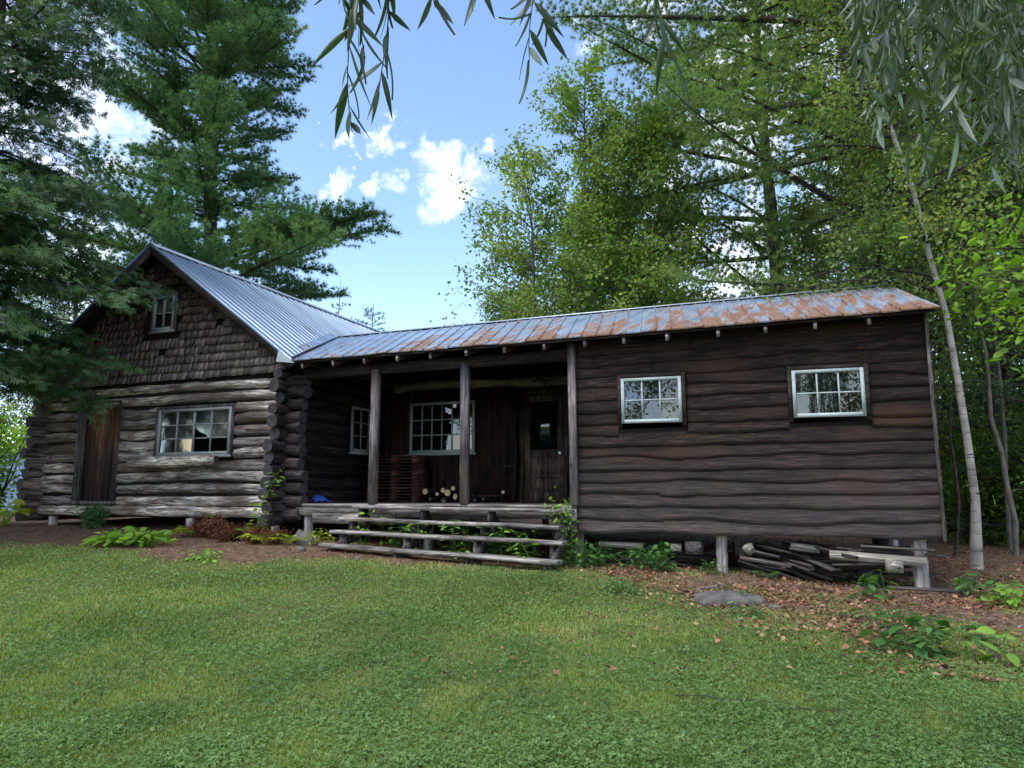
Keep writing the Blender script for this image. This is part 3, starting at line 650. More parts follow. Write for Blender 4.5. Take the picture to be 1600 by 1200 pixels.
for X, wd, d_, lean in ((-6.33, .12, 9.90, .0), (-4.72, .115, 9.90, -.012), (-2.985, .10, 9.86, -.02)):
    s_ = MB(); y = d_
    s_.bar((X, y+.06, Z(-.158)), (X+lean, y+.06, Z(2.0 if X < -3 else 2.16)), wd, .11, up=(0, 1, 0), rnd=.6 if X < -3 else .75)
    hb(s_, 'porch_post', M['post'])
# porch: deck, rim joists, back wall, ceiling log
s_ = MB(); y = 9.93
while y < 12.9: s_.box((-7.88, y, Z(-.20)), (-3.0, min(y+.135, 12.9), Z(-.16)), rng.random()); y += .14
hb(s_, 'porch_deck', M['deckwood'])
s_ = MB(); s_.box((-7.8, 9.95, Z(-.36)), (-2.98, 9.99, Z(-.203)), .35); s_.box((-7.45, 9.925, Z(-.47)), (-5.9, 9.945, Z(-.31)), .7); s_.box((-3.2, 9.90, Z(-.53)), (-2.96, 9.94, Z(-.17)), .7)
hb(s_, 'rim_joist', M['deckwood'])
s_ = MB(); x = -7.95
while x < -2.95:
    wd = rng.uniform(.12, .2); x2 = min(x+wd, -2.95)
    zt = 2.02
    inw = x2 > -7.34 and x < -5.86; ind = x2 > -4.95 and x < -3.98
    if inw: s_.box((x+.003, 12.84, Z(-.16)), (x2-.003, 12.88, Z(.75)), rng.random()); s_.box((x+.003, 12.84, Z(1.86)), (x2-.003, 12.88, Z(2.1)), rng.random())
    elif ind: s_.box((x+.003, 12.84, Z(1.95)), (x2-.003, 12.88, Z(2.1)), rng.random())
    else: s_.box((x+.003, 12.84+rng.random()*.008, Z(-.16)), (x2-.003, 12.88, Z(2.1)), rng.random())
    x = x2
s_.box((-9.3, 12.90, Z(-.2)), (-2.9, 12.94, Z(3.3)), 0)
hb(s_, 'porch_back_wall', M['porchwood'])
s_ = MB(); tt = np.linspace(0, 1, 24); s_.tube(np.stack([-7.6+4.4*tt, np.full(24, 12.72), Z(2.13)+.03*np.sin(tt*7)], -1), .10+rng.normal(size=24)*.008, 10, .7, 0, True, .2, 1); hb(s_, 'ceiling_log', [M['palelog'], M['log_end']], smooth=True)
# panelled porch door with a large light
s_ = MB(); dx0, dx1, dz0, dz1, dy = -4.83, -4.06, -.15, 1.86, 12.84
s_.box((dx0, dy-.02, Z(dz0)), (dx0+.11, dy+.02, Z(dz1)), .6); s_.box((dx1-.11, dy-.02, Z(dz0)), (dx1, dy+.02, Z(dz1)), .6)
for a, b in ((dz0, dz0+.2), (.28, .36), (.66, .82), (dz1-.13, dz1)): s_.box((dx0+.11, dy-.02, Z(a)), (dx1-.11, dy+.02, Z(b)), .6)
s_.box((dx0+.11, dy-.005, Z(dz0+.2)), (dx1-.11, dy+.01, Z(.28)), .8); s_.box((dx0+.11, dy-.005, Z(.36)), (dx1-.11, dy+.01, Z(.66)), .8)
M['doorgrey'] = wood('old_panel_door', 'z', (.02, .016, .015), (.07, .055, .048), (.15, .12, .10), None, fine=18)
pd = hb(s_, 'panel_door', M['doorgrey'])
s_ = MB(); s_.box((dx0+.11, dy-.004, Z(.82)), (dx1-.11, dy+.004, Z(dz1-.13))); s_.build('pane', M['glass'], pd)
s_ = MB(); s_.tube([(dx1-.06, dy-.02, Z(.75)), (dx1-.06, dy-.06, Z(.75)), (dx1-.06, dy-.075, Z(.75))], [.012, .02, .028], 10, cap=True); s_.build('handle', M['flash'], pd)
s_ = MB(); s_.box((dx0-.10, dy-.03, Z(-.16)), (dx0-.01, dy+.02, Z(1.97)), .4); s_.box((dx1+.01, dy-.03, Z(-.16)), (dx1+.10, dy+.02, Z(1.97)), .4); s_.box((dx0-.01, dy-.03, Z(1.88)), (dx1+.01, dy+.02, Z(1.97)), .4); hb(s_, 'door_frame', M['doorgrey'])
# stilts
for (X, Y, zt, r) in ((1.28, 10.13, -.53, .085), (-1.03, 10.13, -.53, .072), (-8.22, 9.98, -.43, .07), (-10.1, 9.99, -.43, .07), (-7.6, 10.05, -.36, .075), (-3.0, 10.15, -.5, .07), (-5.4, 10.1, -.36, .07), (1.28, 13, -.53, .08), (-1.03, 13, -.53, .08), (-4, 12.8, -.36, .08), (-13.6, 10, -.43, .08), (-13.8, 17.8, -.43, .08), (-8.2, 17.8, -.43, .08), (1.28, 16, -.53, .08)):
    s_ = MB(); g = float(gz(X, Y))-.15; zz = np.linspace(g, Z(zt), 7); s_.tube(np.stack([np.full(7, X)+rng.normal(size=7)*.003, np.full(7, Y), zz], -1), r*(1+rng.normal(size=7)*.02), 14, .8, 0, True, .05)
    hb(s_, 'stilt', M['postpale'], smooth=True)
# ---------------- porch steps ----------------
st = empty('porch_steps', (-4.8, 9.4, float(gz(-4.8, 9.4))), label='wide grey plank steps with open risers leading up to the porch', cat='steps')
bpy.context.view_layer.update(); SI = st.matrix_world.inverted()
TR = [(-6.50, -2.98, 9.76, -.175, -.215), (-6.56, -3.05, 9.52, -.355, -.425), (-6.55, -2.93, 9.28, -.535, -.615), (-6.55, -2.92, 9.02, -.715, -.84)]
for (xa, xb, y, za, zb) in TR:
    s_ = MB(); n = 30; tt = np.linspace(0, 1, n); X = xa+(xb-xa)*tt; zz = Z(za+(zb-za)*tt)+.004*np.sin(tt*11); y0 = y-.13+.006*np.sin(tt*5); y1 = y+.12
    V = np.stack([np.stack([X, y0, zz], -1), np.stack([X, y0, zz-.05], -1), np.stack([X, np.full(n, y1), zz-.05], -1), np.stack([X, np.full(n, y1), zz], -1)]); k = np.arange(n-1)
    F = np.vstack([np.stack([c*n+k, ((c+1) % 4)*n+k, ((c+1) % 4)*n+k+1, c*n+k+1], -1) for c in range(4)]); s_.add(V.reshape(-1, 3), F, .6+.3*rng.random()); s_.add(V[:, 0], [(0, 1, 2, 3)]); s_.add(V[:, -1], [(3, 2, 1, 0)])
    o = s_.build('tread', M['deckwood'], st); o.matrix_parent_inverse = SI
for X in (-6.38, -5.3, -4.2, -3.1):
    for i, (xa, xb, y, za, zb) in enumerate(TR):
        u = (X-xa)/(xb-xa); z1 = za+(zb-za)*u-.051; g = float(gz(X, y))
        zb_ = Z(z1)-.16 if i < 2 else g-.03
        zb_ = max(zb_, g-.03)
        s_ = MB(); s_.box((X-.02, y-.09, zb_), (X+.02, y+.14, Z(z1)), rng.random()*.5); o = s_.build('riser_block', M['trim'], st); o.matrix_parent_inverse = SI
    s_ = MB(); s_.bar((X+.045, 9.92, Z(-.42)), (X+.045, 9.0, float(gz(X, 9.0))-.02), .04, .18, rnd=.2); o = s_.build('stringer', M['trim'], st); o.matrix_parent_inverse = SI
# ---------------- things on the porch ----------------
s0 = empty('slatted_stack', (-7.2, 12.1, Z(-.16)), label='waist-high stack of dark red-brown slatted boards on the porch floor', cat='board stack')
M['redslat'] = wood('red_brown_slat', 'x', (.03, .014, .012), (.09, .035, .028), (.15, .07, .055), None, fine=14)
s_ = MB(); nsl = 15
for k in range(nsl): 
    z = Z(-.14+.06*k); s_.box((-7.75+rng.normal()*.01, 11.9, z), (-6.62+rng.normal()*.012, 12.45, z+.018), rng.random())
o = s_.build('slats', M['redslat'], s0); bpy.context.view_layer.update(); o.matrix_parent_inverse = s0.matrix_world.inverted()
for xx in (-7.7, -7.2, -6.75):
    s_ = MB()
    for k in range(nsl-1):
        z = Z(-.14+.06*k)+.019; s_.box((xx, 11.92, z), (xx+.11, 12.43, z+.04), rng.random())
    o = s_.build('spacer_column', M['redslat'], s0); o.matrix_parent_inverse = s0.matrix_world.inverted()
t = MT('cut_wood_face'); g = t.noise(t.coord((1, 1, 1)), 18, 4, .6); M['cutface'] = t.princ(t.ramp(g, [(.3, (.42, .27, .14)), (.6, (.68, .5, .3)), (.8, (.78, .62, .42))]), .8)
fw = [(664, 768, .055, 'pale split log at the left end of the firewood pile'), (683, 772, .035, None), (692, 766, .045, None), (699, 770, .062, 'largest pale round in the middle of the firewood pile'), (708, 763, .04, None), (711, 776, .056, 'pale round at the lower right of the firewood pile'), (672, 779, .03, None), (693, 781, .05, None), (722, 779, .04, None), (755, 779, .03, None), (742, 781, .03, None), (786, 769, .03, 'small orange log end beside the dark ladder')]
YW = 12.35
fwlab = {1: 'small half-hidden round left of the middle of the firewood pile', 2: 'upright pale wedge beside the largest firewood round', 4: 'topmost split piece on the firewood pile', 6: 'small brown log low at the left of the firewood pile', 7: 'brown shaded log at the bottom middle of the firewood pile', 8: 'dim brown log at the right end of the firewood pile', 9: 'small dark log on the porch floor just right of the middle post', 10: 'dark log end tight against the middle porch post'}
for i, (px, py, r, lab) in enumerate(fw):
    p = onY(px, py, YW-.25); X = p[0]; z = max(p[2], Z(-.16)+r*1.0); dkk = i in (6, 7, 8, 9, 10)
    s_ = MB(); a = rng.normal()*.08; q = np.array([0, .38, 0])
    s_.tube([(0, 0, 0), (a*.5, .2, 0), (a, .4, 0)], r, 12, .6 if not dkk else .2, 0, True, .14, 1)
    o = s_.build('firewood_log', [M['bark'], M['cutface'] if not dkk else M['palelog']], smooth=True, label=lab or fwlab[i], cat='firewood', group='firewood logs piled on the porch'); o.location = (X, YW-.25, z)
# plank resting beside, dark ladder leaning at the back wall
s_ = MB(); a = onY(745, 776, 12.3); b = onY(786, 775, 12.3); s_.bar((a[0], 12.3, Z(-.04)), (b[0]+.02, 12.3, Z(-.03)), .1, .03); o = s_.build('thin_plank', M['redslat'], label='thin reddish plank lying across firewood right of the middle post', cat='plank')
ld = empty('ladder', (-5.1, 12.7, Z(-.16)), label='dark narrow ladder leaning on the back wall left of the door', cat='ladder')
bpy.context.view_layer.update(); LI = ld.matrix_world.inverted()
s_ = MB(); s_.bar((-5.2, 12.62, Z(-.16)), (-5.2, 12.79, Z(.95)), .035, .05, up=(0, 1, 0)); s_.bar((-4.98, 12.62, Z(-.16)), (-4.98, 12.79, Z(.95)), .035, .05, up=(0, 1, 0)); o = s_.build('rails', M['beam'], ld); o.matrix_parent_inverse = LI
for k in range(4):
    z = .04+.24*k; s_ = MB(); s_.bar((-5.18, 12.65+z*.15, Z(z)), (-5.0, 12.65+z*.15, Z(z)), .025, .03); o = s_.build('rung', M['beam'], ld); o.matrix_parent_inverse = LI
# blue tarp scrap
t = MT('blue_tarp'); g = t.noise(t.coord(), 12, 3); M['tarp'] = t.princ(t.ramp(g, [(.3, (.02, .06, .35)), (.7, (.06, .16, .6))]), .4)
s_ = MB(); n = 9; U, V_ = np.meshgrid(np.linspace(0, 1, n), np.linspace(0, 1, n)); zt = .03+.12*np.exp(-((U-.4)**2+(V_-.5)**2)*9)+rng.normal(size=U.shape)*.012
k = (np.arange(n-1)[:, None]*n+np.arange(n-1)[None]); s_.add(np.stack([-7.9+U*.36, 10.3+V_*.4, Z(-.16)+zt], -1).reshape(-1, 3), np.stack([k, k+1, k+n+1, k+n], -1).reshape(-1, 4)); s_.build('crumpled_tarp', M['tarp'], smooth=True, label='crumpled scrap of blue tarp on the porch by the log corner', cat='tarp')
# tall hoe-like tools on side wall (thin dark rods)
for px, lab in ((535, 'dark upright rod left of the side window inside the porch'), (559, 'dark upright rod right of the side window inside the porch')):
    a = onY(px, 740, 11.9 if px < 550 else 12.5); s_ = MB(); s_.tube([(a[0]+.02, a[1], Z(-.16)), (a[0], a[1], Z(.5)), (a[0], a[1], Z(1.0))], .018, 8, cap=True); s_.build('upright_rod', M['beam'], label=lab, cat='rod')
# ---------------- scrap boards and stones ----------------
bpy.context.view_layer.update()
def scrap(px, py, Y, ln, wd, th, rz, tilt, pale, label, yaw2=0, mat='scrap', name='scrap_board', cat='board', group='old boards heaped under the wing'):
    p = onY(px, py, Y); z = p[2]
    s = MB(); n = 6; tt = np.linspace(-.5, .5, n)
    s.bar((-ln/2, 0, 0), (ln/2, 0, 0), wd, th, rnd=pale)
    o = s.build(name, M[mat], label=label, cat=cat, group=group); o.location = (p[0], Y, max(z, float(gz(p[0], Y))+th*.5)); o.rotation_euler = (rng.normal()*.08+yaw2, -tilt, rz); return o
scrap(1370, 872, 9.95, 1.05, .10, .10, .03, -.05, 1.0, 'long pale squared beam lying across the heap by the right stilt', mat='palescrap', cat='beam', name='squared_beam')
scrap(1397, 884, 9.9, .16, .12, .15, .4, 0, .9, 'short pale block at the end of the long squared beam', mat='palescrap', cat='block', name='wood_block')
scrap(1258, 856, 10.1, .34, .10, .09, .05, -.12, .9, 'short pale board on top of the heap between the stilts', mat='palescrap')
scrap(970, 851, 10.1, .62, .09, .07, .0, -.02, .8, 'pale green-grey board at the left end under the wing', mat='palescrap')
scrap(1056, 856, 10.1, .14, .10, .10, .2, 0, .9, 'small pale block end near the middle of the wing', mat='palescrap', cat='block', name='wood_block')
scrap(1085, 856, 10.05, .13, .2, .17, 1.2, 0, .5, 'dark upright log block left of the middle stilt', cat='block', name='wood_block')
scrap(1170, 858, 10.0, .10, .09, .12, .9, .6, .8, 'small tilted block just right of the middle stilt', mat='palescrap', cat='block', name='wood_block')
scrap(1196, 878, 9.9, .62, .08, .05, -.1, -.13, .8, 'weathered board sloping down at the front of the heap')
scrap(1445, 921, 9.7, .75, .10, .03, .1, -.03, .6, 'grey plank flat on the litter at the foot of the right stilt')
k = 0
words1 = ['thin', 'narrow', 'dark', 'grey', 'split', 'short', 'long']; 
spots = [(1185+rng.random()*235, 852+rng.random()*48, 9.95+rng.random()*.7) for _ in range(90)]+[(930+rng.random()*180, 855+rng.random()*28, 10.1+rng.random()*.8) for _ in range(34)]
spots.sort(key=lambda s: -s[1])
for i, (px, py, Y) in enumerate(spots):
    fan = (px < 1300 and px > 1180)
    rz = rng.normal()*.25 if not fan else rng.uniform(-.9, -.1)
    o = scrap(px, py, Y, rng.uniform(.3, .85), rng.uniform(.05, .12), rng.uniform(.02, .035), rz, rng.normal()*.05 if not fan else -rng.uniform(.05, .3), rng.random(), 'x')
    ln_ = o.dimensions.x; k_ = o.data.attributes['rnd'].data[0].value
    where = 'left of the steps-side stilt, low under the wing' if px < 985 else 'in the small heap just left of the middle stilt' if px < 1120 else 'fanned out just right of the middle stilt' if px < 1240 else 'in the middle of the big heap under the wing' if px < 1330 else 'at the right end of the heap near the right stilt'
    o['label'] = ('pale' if k_ > .66 else 'grey' if k_ > .33 else 'dark')+(' long' if ln_ > .66 else ' short' if ln_ < .45 else ' thin')+' board '+where.replace('left of the steps-side stilt, low', 'in the low scatter right of the steps')
# flat stone + stick, grey slab at the cabin corner
t = MT('grey_stone'); v = t.coord(); g = t.noise(v, 9, 7, .65); M['stone'] = t.princ(t.ramp(g, [(.3, (.04, .038, .036)), (.5, (.10, .095, .09)), (.75, (.17, .165, .155))]), .9, 0, g, .8, .02)
def stone(px, py, sx, sy, sz, label, rz=0, sink=.3, cat='stone', name='stone', mat='stone'):
    p = gpx(px, py); s = MB(); n = 20; m = 12
    th, ph = np.meshgrid(np.linspace(0, 2*math.pi, n, endpoint=False), np.linspace(0, math.pi, m))
    x = np.sign(np.cos(th))*np.abs(np.cos(th))**.7*np.sin(ph)**.5; y = np.sign(np.sin(th))*np.abs(np.sin(th))**.7*np.sin(ph)**.5; z = np.cos(ph)
    d = 1+.09*np.sin(th*3+sx*40)+.05*np.sin(th*7+ph*3)+.03*rng.normal(size=th.shape)*0
    i = np.arange(m-1)[:, None]*n; j = np.arange(n)[None]; k = (j+1) % n
    s.add(np.stack([x*sx*d, y*sy*d, z*sz*(1+.15*np.sin(x*5+1)+.1*np.sin(y*6))], -1).reshape(-1, 3), np.stack([i+j, i+n+j, i+n+k, i+k], -1).reshape(-1, 4))
    o = s.build(name, M[mat], smooth=True, label=label, cat=cat); o.location = (p[0], p[1], p[2]+sz*(1-2*sink)); o.rotation_euler = (0, 0, rz); return o
stone(1135, 940, .36, .27, .08, 'flat grey stone in the litter in front of the wing', .3, sink=.42)
s = MB(); s.tube([(-.16, 0, 0), (0, 0, .03), (.16, .02, .07)], .011, 6, .9, cap=True); p = gpx(1108, 932); o = s.build('stick', M['post'], label='short pale stick leaning on the flat grey stone', cat='stick'); o.location = (p[0], p[1], p[2]+.06)
p = gpx(466, 852)
s = MB(); s.box((-.22, -.05, 0), (.22, .0, .22)); o = s.build('stone_slab', M['stone'], label='grey slab leaning by the cabin corner next to the steps', cat='slab'); o.location = (p[0], p[1]+.1, p[2]-.03); o.rotation_euler = (-.55, .25, -.1)
for px, py, r in ((1210, 951, .05), (560, 873, .04), (720, 884, .03), (790, 876, .035), (470, 860, .06)):
    stone(px, py, r*1.2, r, r*.6, {1210: 'small stone in the litter right of the flat stone', 560: 'small pale stone under the lowest step, left', 720: 'tiny pebble at the lawn edge before the steps', 790: 'small stone below the lowest step, right of its middle', 470: 'small stone beside the leaning grey slab'}[px])
# sticks on the lawn
for px, py, px2, py2, lab in ((1060, 1095, 1225, 1108, 'thin dark twig lying on the lawn in front of the wing'), (1215, 1118, 1330, 1122, 'pale crooked twig on the lawn at the lower right'), (1300, 1058, 1350, 1062, 'short straight twig on the lawn near the broad-leaved weeds'), (1270, 1160, 1320, 1130, 'bent twig near the bottom edge of the lawn')):
    a = gpx(px, py); b = gpx(px2, py2); tt = np.linspace(0, 1, 9)[:, None]; P = a+(b-a)*tt; P[:, :2] += rng.normal(size=(9, 2))*.012; P[:, 2] = gz(P[:, 0], P[:, 1])+.035; c0 = P.mean(0)
    s = MB(); s.tube(P-c0, np.linspace(.0038, .002, 9), 6, .4); o = s.build('twig', M['bark'], label=lab, cat='twig'); o.location = c0

# ---------------- grass, clover, litter ----------------
def in_view(X, Y, pad=.42):
    Zz = gz(X, Y)-CZ; d = X*f_[0]+Y*f_[1]+Zz*f_[2]; px = 800+FPX*(X*r_[0]+Y*r_[1])/d; py = 600-FPX*(X*u_[0]+Y*u_[1]+Zz*u_[2])/d
    return (d > .5) & (px > -1600*pad-60) & (px < 1600*(1+pad)+60) & (py < 1420)
def noise2(X, Y, s, seed):
    r2 = np.random.default_rng(seed); o = np.zeros_like(X)
    for i in range(7):
        a = r2.uniform(0, 6.28); k = s*r2.uniform(.6, 1.9); o += np.sin((X*math.cos(a)+Y*math.sin(a))*k+r2.uniform(0, 6.28))
    return o/2.6
def spots_lawn(n, ymin=2.9, ymax=17., keep=lambda d, X, Y: d > -.15):
    out = []
    while sum(len(o) for o in out) < n:
        d = 1/(1/ymin+(1/ymax-1/ymin)*rng.random(n)); l = rng.uniform(-1.05, 1.05, n)*d
        X = -math.sin(YAW)*d+math.cos(YAW)*l; Y = math.cos(YAW)*d+math.sin(YAW)*l
        ok = in_view(X, Y) & keep(lawn_d(X, Y), X, Y); out.append(np.stack([X[ok], Y[ok]], -1))
    return np.vstack(out)[:n]
P = spots_lawn(640000, keep=lambda d, X, Y: rng.random(len(X)) < np.where(d > -.1, np.clip(.6+d*1.6+noise2(X, Y, 3, 1)*.4, .0, 1), np.clip(.5+d*.28+noise2(X, Y, 4, 2)*.45, 0, .7)*(X > -3.4)))
n = len(P); D = np.hypot(P[:, 0], P[:, 1]); h = rng.uniform(.014, .038, n)*(1+.35*noise2(P[:, 0], P[:, 1], 2.0, 3)).clip(.5, 1.6); wd = .0016+.0007*D
az = rng.uniform(0, 6.28, n); ln = rng.uniform(.2, 1.3, n)
base = np.stack([P[:, 0], P[:, 1], gz(P[:, 0], P[:, 1])], -1); dv = np.stack([np.cos(az)*ln, np.sin(az)*ln, np.ones(n)], -1); dv /= np.linalg.norm(dv, axis=1)[:, None]
sv = np.stack([-np.sin(az+rng.normal(size=n)*.8), np.cos(az), np.zeros(n)], -1)*wd[:, None]
V = np.stack([base-sv, base+sv, base+dv*h[:, None]], 1); nn = noise2(P[:, 0], P[:, 1], 1.6, 9)
rn = np.clip(.36+.17*nn+.08*noise2(P[:, 0], P[:, 1], 6, 31)+rng.normal(size=n)*.15+np.where(rng.random(n) < .07, .45, 0)+np.clip(.22-lawn_d(P[:, 0], P[:, 1])*.22, 0, .25)+(D < 4.6)*.04, 0, 1)
mb = MB(); mb.add(V.reshape(-1, 3), np.arange(3*n).reshape(-1, 3), np.repeat(rn, 3)); mb.build('grass', M['grass'], label='short mown green grass of the lawn', cat='grass', kind='stuff')
# clover: trefoil template
def disc(cx, cy, r): return [(cx, cy, 0)]
tv = []; tf = []
for k in range(3):
    a = k*2.094; b = len(tv); c, s_n = math.cos(a), math.sin(a)
    for (x, y, z) in ((0, 0, 0), (.55, -.38, .10), (1.0, -.2, .06), (1.0, .2, .06), (.55, .38, .10)):
        tv.append((x*c-y*s_n, x*s_n+y*c, z))
    tf += [(b, b+1, b+2), (b, b+2, b+3), (b, b+3, b+4)]
P = spots_lawn(165000, keep=lambda d, X, Y: (rng.random(len(X)) < np.clip((noise2(X, Y, 1.3, 21)*.25+noise2(X, Y, 5, 4)*.3+.5), .12, 1)) & ((d > 0) | (rng.random(len(X)) < np.clip(.5+d*.28+noise2(X, Y, 3, 8)*.3, 0, .5)*(X > -3.2))))
n = len(P); D = np.hypot(P[:, 0], P[:, 1]); base = np.stack([P[:, 0], P[:, 1], gz(P[:, 0], P[:, 1])+rng.uniform(.012, .04, n)], -1)
d0 = np.stack([np.cos(rng.uniform(0, 6.28, n)), np.sin(rng.uniform(0, 6.28, n)), rng.normal(size=n)*.35], -1)
mb = MB(); Mx = frames(d0, rng.normal(size=n)*.35, rng.uniform(.005, .012, n)*(1+.05*D)*np.where(rng.random(n) < .04, 1.8, 1)); scatter(mb, tv, tf, base, Mx, np.clip(.5+.2*noise2(P[:, 0], P[:, 1], 2.5, 77)+rng.normal(size=n)*.25, 0, 1)); mb.build('clover', M['clover'], label='clover and small weeds growing through the lawn', cat='clover', kind='stuff')
# litter
lt = [(0, 0, 0), (.5, -.36, .16), (1, 0, .05), (.5, .36, .2)]; lf = [(0, 1, 2), (0, 2, 3)]
P = spots_lawn(80000, 5., 24, keep=lambda d, X, Y: rng.random(len(X)) < np.where(d < .05, .9*(np.clip(.5+noise2(X, Y, 2, 5)*.6, .1, 1)), np.clip(.26-.24*d, 0.008, .3)*(X > -2.6)+.004))
n = len(P); D = np.hypot(P[:, 0], P[:, 1]); under = (P[:, 1] > 9.7) & (P[:, 0] < 1.6) & (P[:, 0] > -14)
base = np.stack([P[:, 0], P[:, 1], gz(P[:, 0], P[:, 1])+.008+.012*rng.random(n)+np.where(lawn_d(P[:, 0], P[:, 1]) > .3, .02, 0)], -1)
an = rng.uniform(0, 6.28, n); d0 = np.stack([np.cos(an), np.sin(an), rng.normal(size=n)*.25], -1)
big = rng.random(n) < .2; sz = np.where(big & (P[:, 0] > -3), rng.uniform(.03, .07, n), rng.uniform(.010, .028, n)); 
mb = MB(); scatter(mb, lt, lf, base, frames(d0, rng.normal(size=n)*.5, sz), np.clip(rng.beta(1.6, 2.2, n)+np.where(P[:, 0] < -8, .25, 0), 0, 1)); mb.build('leaf_litter', M['litter'], label='fallen brown leaves and bark litter along the house', cat='litter', kind='stuff')

# ---------------- vegetation builders ----------------
def polyline(p, d, L, n, droop=0., wob=.05, up=0.):
    P = [np.array(p, float)]; d = np.array(d, float); d /= np.linalg.norm(d)
    for i in range(n):
        P.append(P[-1]+d*L/n); d = d+rng.normal(size=3)*wob+np.array([0, 0, -droop/n+up*(i/n)/n]); d /= np.linalg.norm(d)
    return np.array(P)
NEED = []
def needle_tuft(k=12, L=1., w=.05, spread=.75):
    r2 = np.random.default_rng(5); tv = []; tf = []
    for i in range(k):
        a = i*2.4; s_n = spread*math.sqrt((i+.5)/k); d = np.array([math.cos(math.asin(min(s_n, .98))), s_n*math.cos(a), s_n*math.sin(a)]); sd_ = np.cross(d, r2.normal(size=3)); sd_ /= np.linalg.norm(sd_)
        b = len(tv); tv += [tuple(sd_*w*.5), tuple(-sd_*w*.5), tuple(d*L*r2.uniform(.8, 1.1))]; tf.append((b, b+1, b+2))
    return tv, tf
TUFT = needle_tuft(16, 1., .12, .9); TUFT_S = needle_tuft(11, 1., .17, .9)
def tree(name, trunk_mb, crown_mb, tm, cm, loc, **k):
    root = empty(name, loc, **k); trunk_mb.build('trunk', tm, root, smooth=True); crown_mb.build('crown', cm, root); return root
def pine_mesh(H, lean, crown, rbase=.28, whorl=.62, needle=.15, kbr=5, dens=1., seed=0, asym=None, fork=None, tuft=TUFT, step=.12, u0=.22):
    """crown: function height -> branch length; base at origin"""
    global rng
    rng = np.random.default_rng(seed); tb = MB(); cb = MB()
    n = 16; tt = np.linspace(0, 1, n); T = np.stack([lean[0]*tt**1.4*H+.08*np.sin(tt*7), lean[1]*tt*H, tt*H], -1); tb.tube(T, rbase*(1-tt*.93), 10, .5, wob=.08)
    if fork: 
        F = np.array([[np.interp(fork[0], T[:, 2], T[:, i]) for i in range(3)]]); F2 = np.stack([F[0, 0]+fork[1]*tt**.7*(H-fork[0]), F[0, 1]+.02*tt, fork[0]+tt*(H-fork[0])*fork[2]], -1); tb.tube(F2, rbase*.6*(1-tt*.9), 8)
    Ps = []; Ds = []; rn = []
    z = crown[0][0]
    while z < H-.2:
        c = np.array([np.interp(z, T[:, 2], T[:, i]) for i in range(3)]); a0 = rng.uniform(0, 6.28)
        for b in range(kbr):
            L = np.interp(z, [q[0] for q in crown], [q[1] for q in crown])*rng.uniform(.6, 1.12); a = a0+b*6.283/kbr+rng.normal()*.25
            if asym: L *= asym(a, z)
            if L < .35: continue
            up0 = .12+.35*(z/H)**2+rng.normal()*.08; P = polyline(c+[0, 0, rng.normal()*.15], (math.cos(a), math.sin(a), up0), L, 10, droop=.25, wob=.035, up=.55)
            tb.tube(P, np.linspace(.012+.012*L, .006, 11), 5, .4); bc = rng.normal()*.13
            m = int(L/.24*dens)
            for i in range(m):
                u = u0+(1-u0)*(i+rng.random())/m; q = np.array([np.interp(u*10, np.arange(11), P[:, j]) for j in range(3)])
                dd = P[min(int(u*10)+1, 10)]-P[int(min(u*10, 9))]; dd /= np.linalg.norm(dd); side = np.array([-dd[1], dd[0], 0]); side /= np.linalg.norm(side)+1e-6
                s_n = 1 if i % 2 else -1; sl = L*.36*(1.15-u)*rng.uniform(.6, 1.2)+.18; td = dd*.75+side*s_n*.8+np.array([0, 0, rng.normal()*.22+.1]); td /= np.linalg.norm(td)
                k = max(2, int(sl/step)); w_ = np.arange(k)/k*sl; Q = q+td*w_[:, None]; Q[:, 2] += .12*(w_/.8)**2; Ps.append(Q+rng.normal(size=Q.shape)*.02); Ds.append(np.tile(td, (k, 1))+rng.normal(size=(k, 3))*.28+[0, 0, .22]); rn.append(np.clip(.42+bc+rng.normal(size=k)*.13+.15*(w_/sl), 0, 1))
        z += whorl*rng.uniform(.75, 1.25)
    Ps = np.vstack(Ps); Ds = np.vstack(Ds); rn = np.concatenate(rn); n = len(Ps)
    scatter(cb, *tuft, Ps, frames(Ds, rng.uniform(0, 6.28, n), needle*rng.uniform(.5, 1.3, n)), rn)
    return tb, cb
LEAF = ([(0, 0, 0), (.3, -.26, .05), (.65, -.24, .04), (1, 0, -.06), (.65, .24, .04), (.3, .26, .05)], [(0, 1, 5), (1, 2, 4), (1, 4, 5), (2, 3, 4)])
LEAFS = ([(0, 0, 0), (.5, -.3, .07), (1, 0, -.04), (.5, .3, .07)], [(0, 1, 2), (0, 2, 3)])
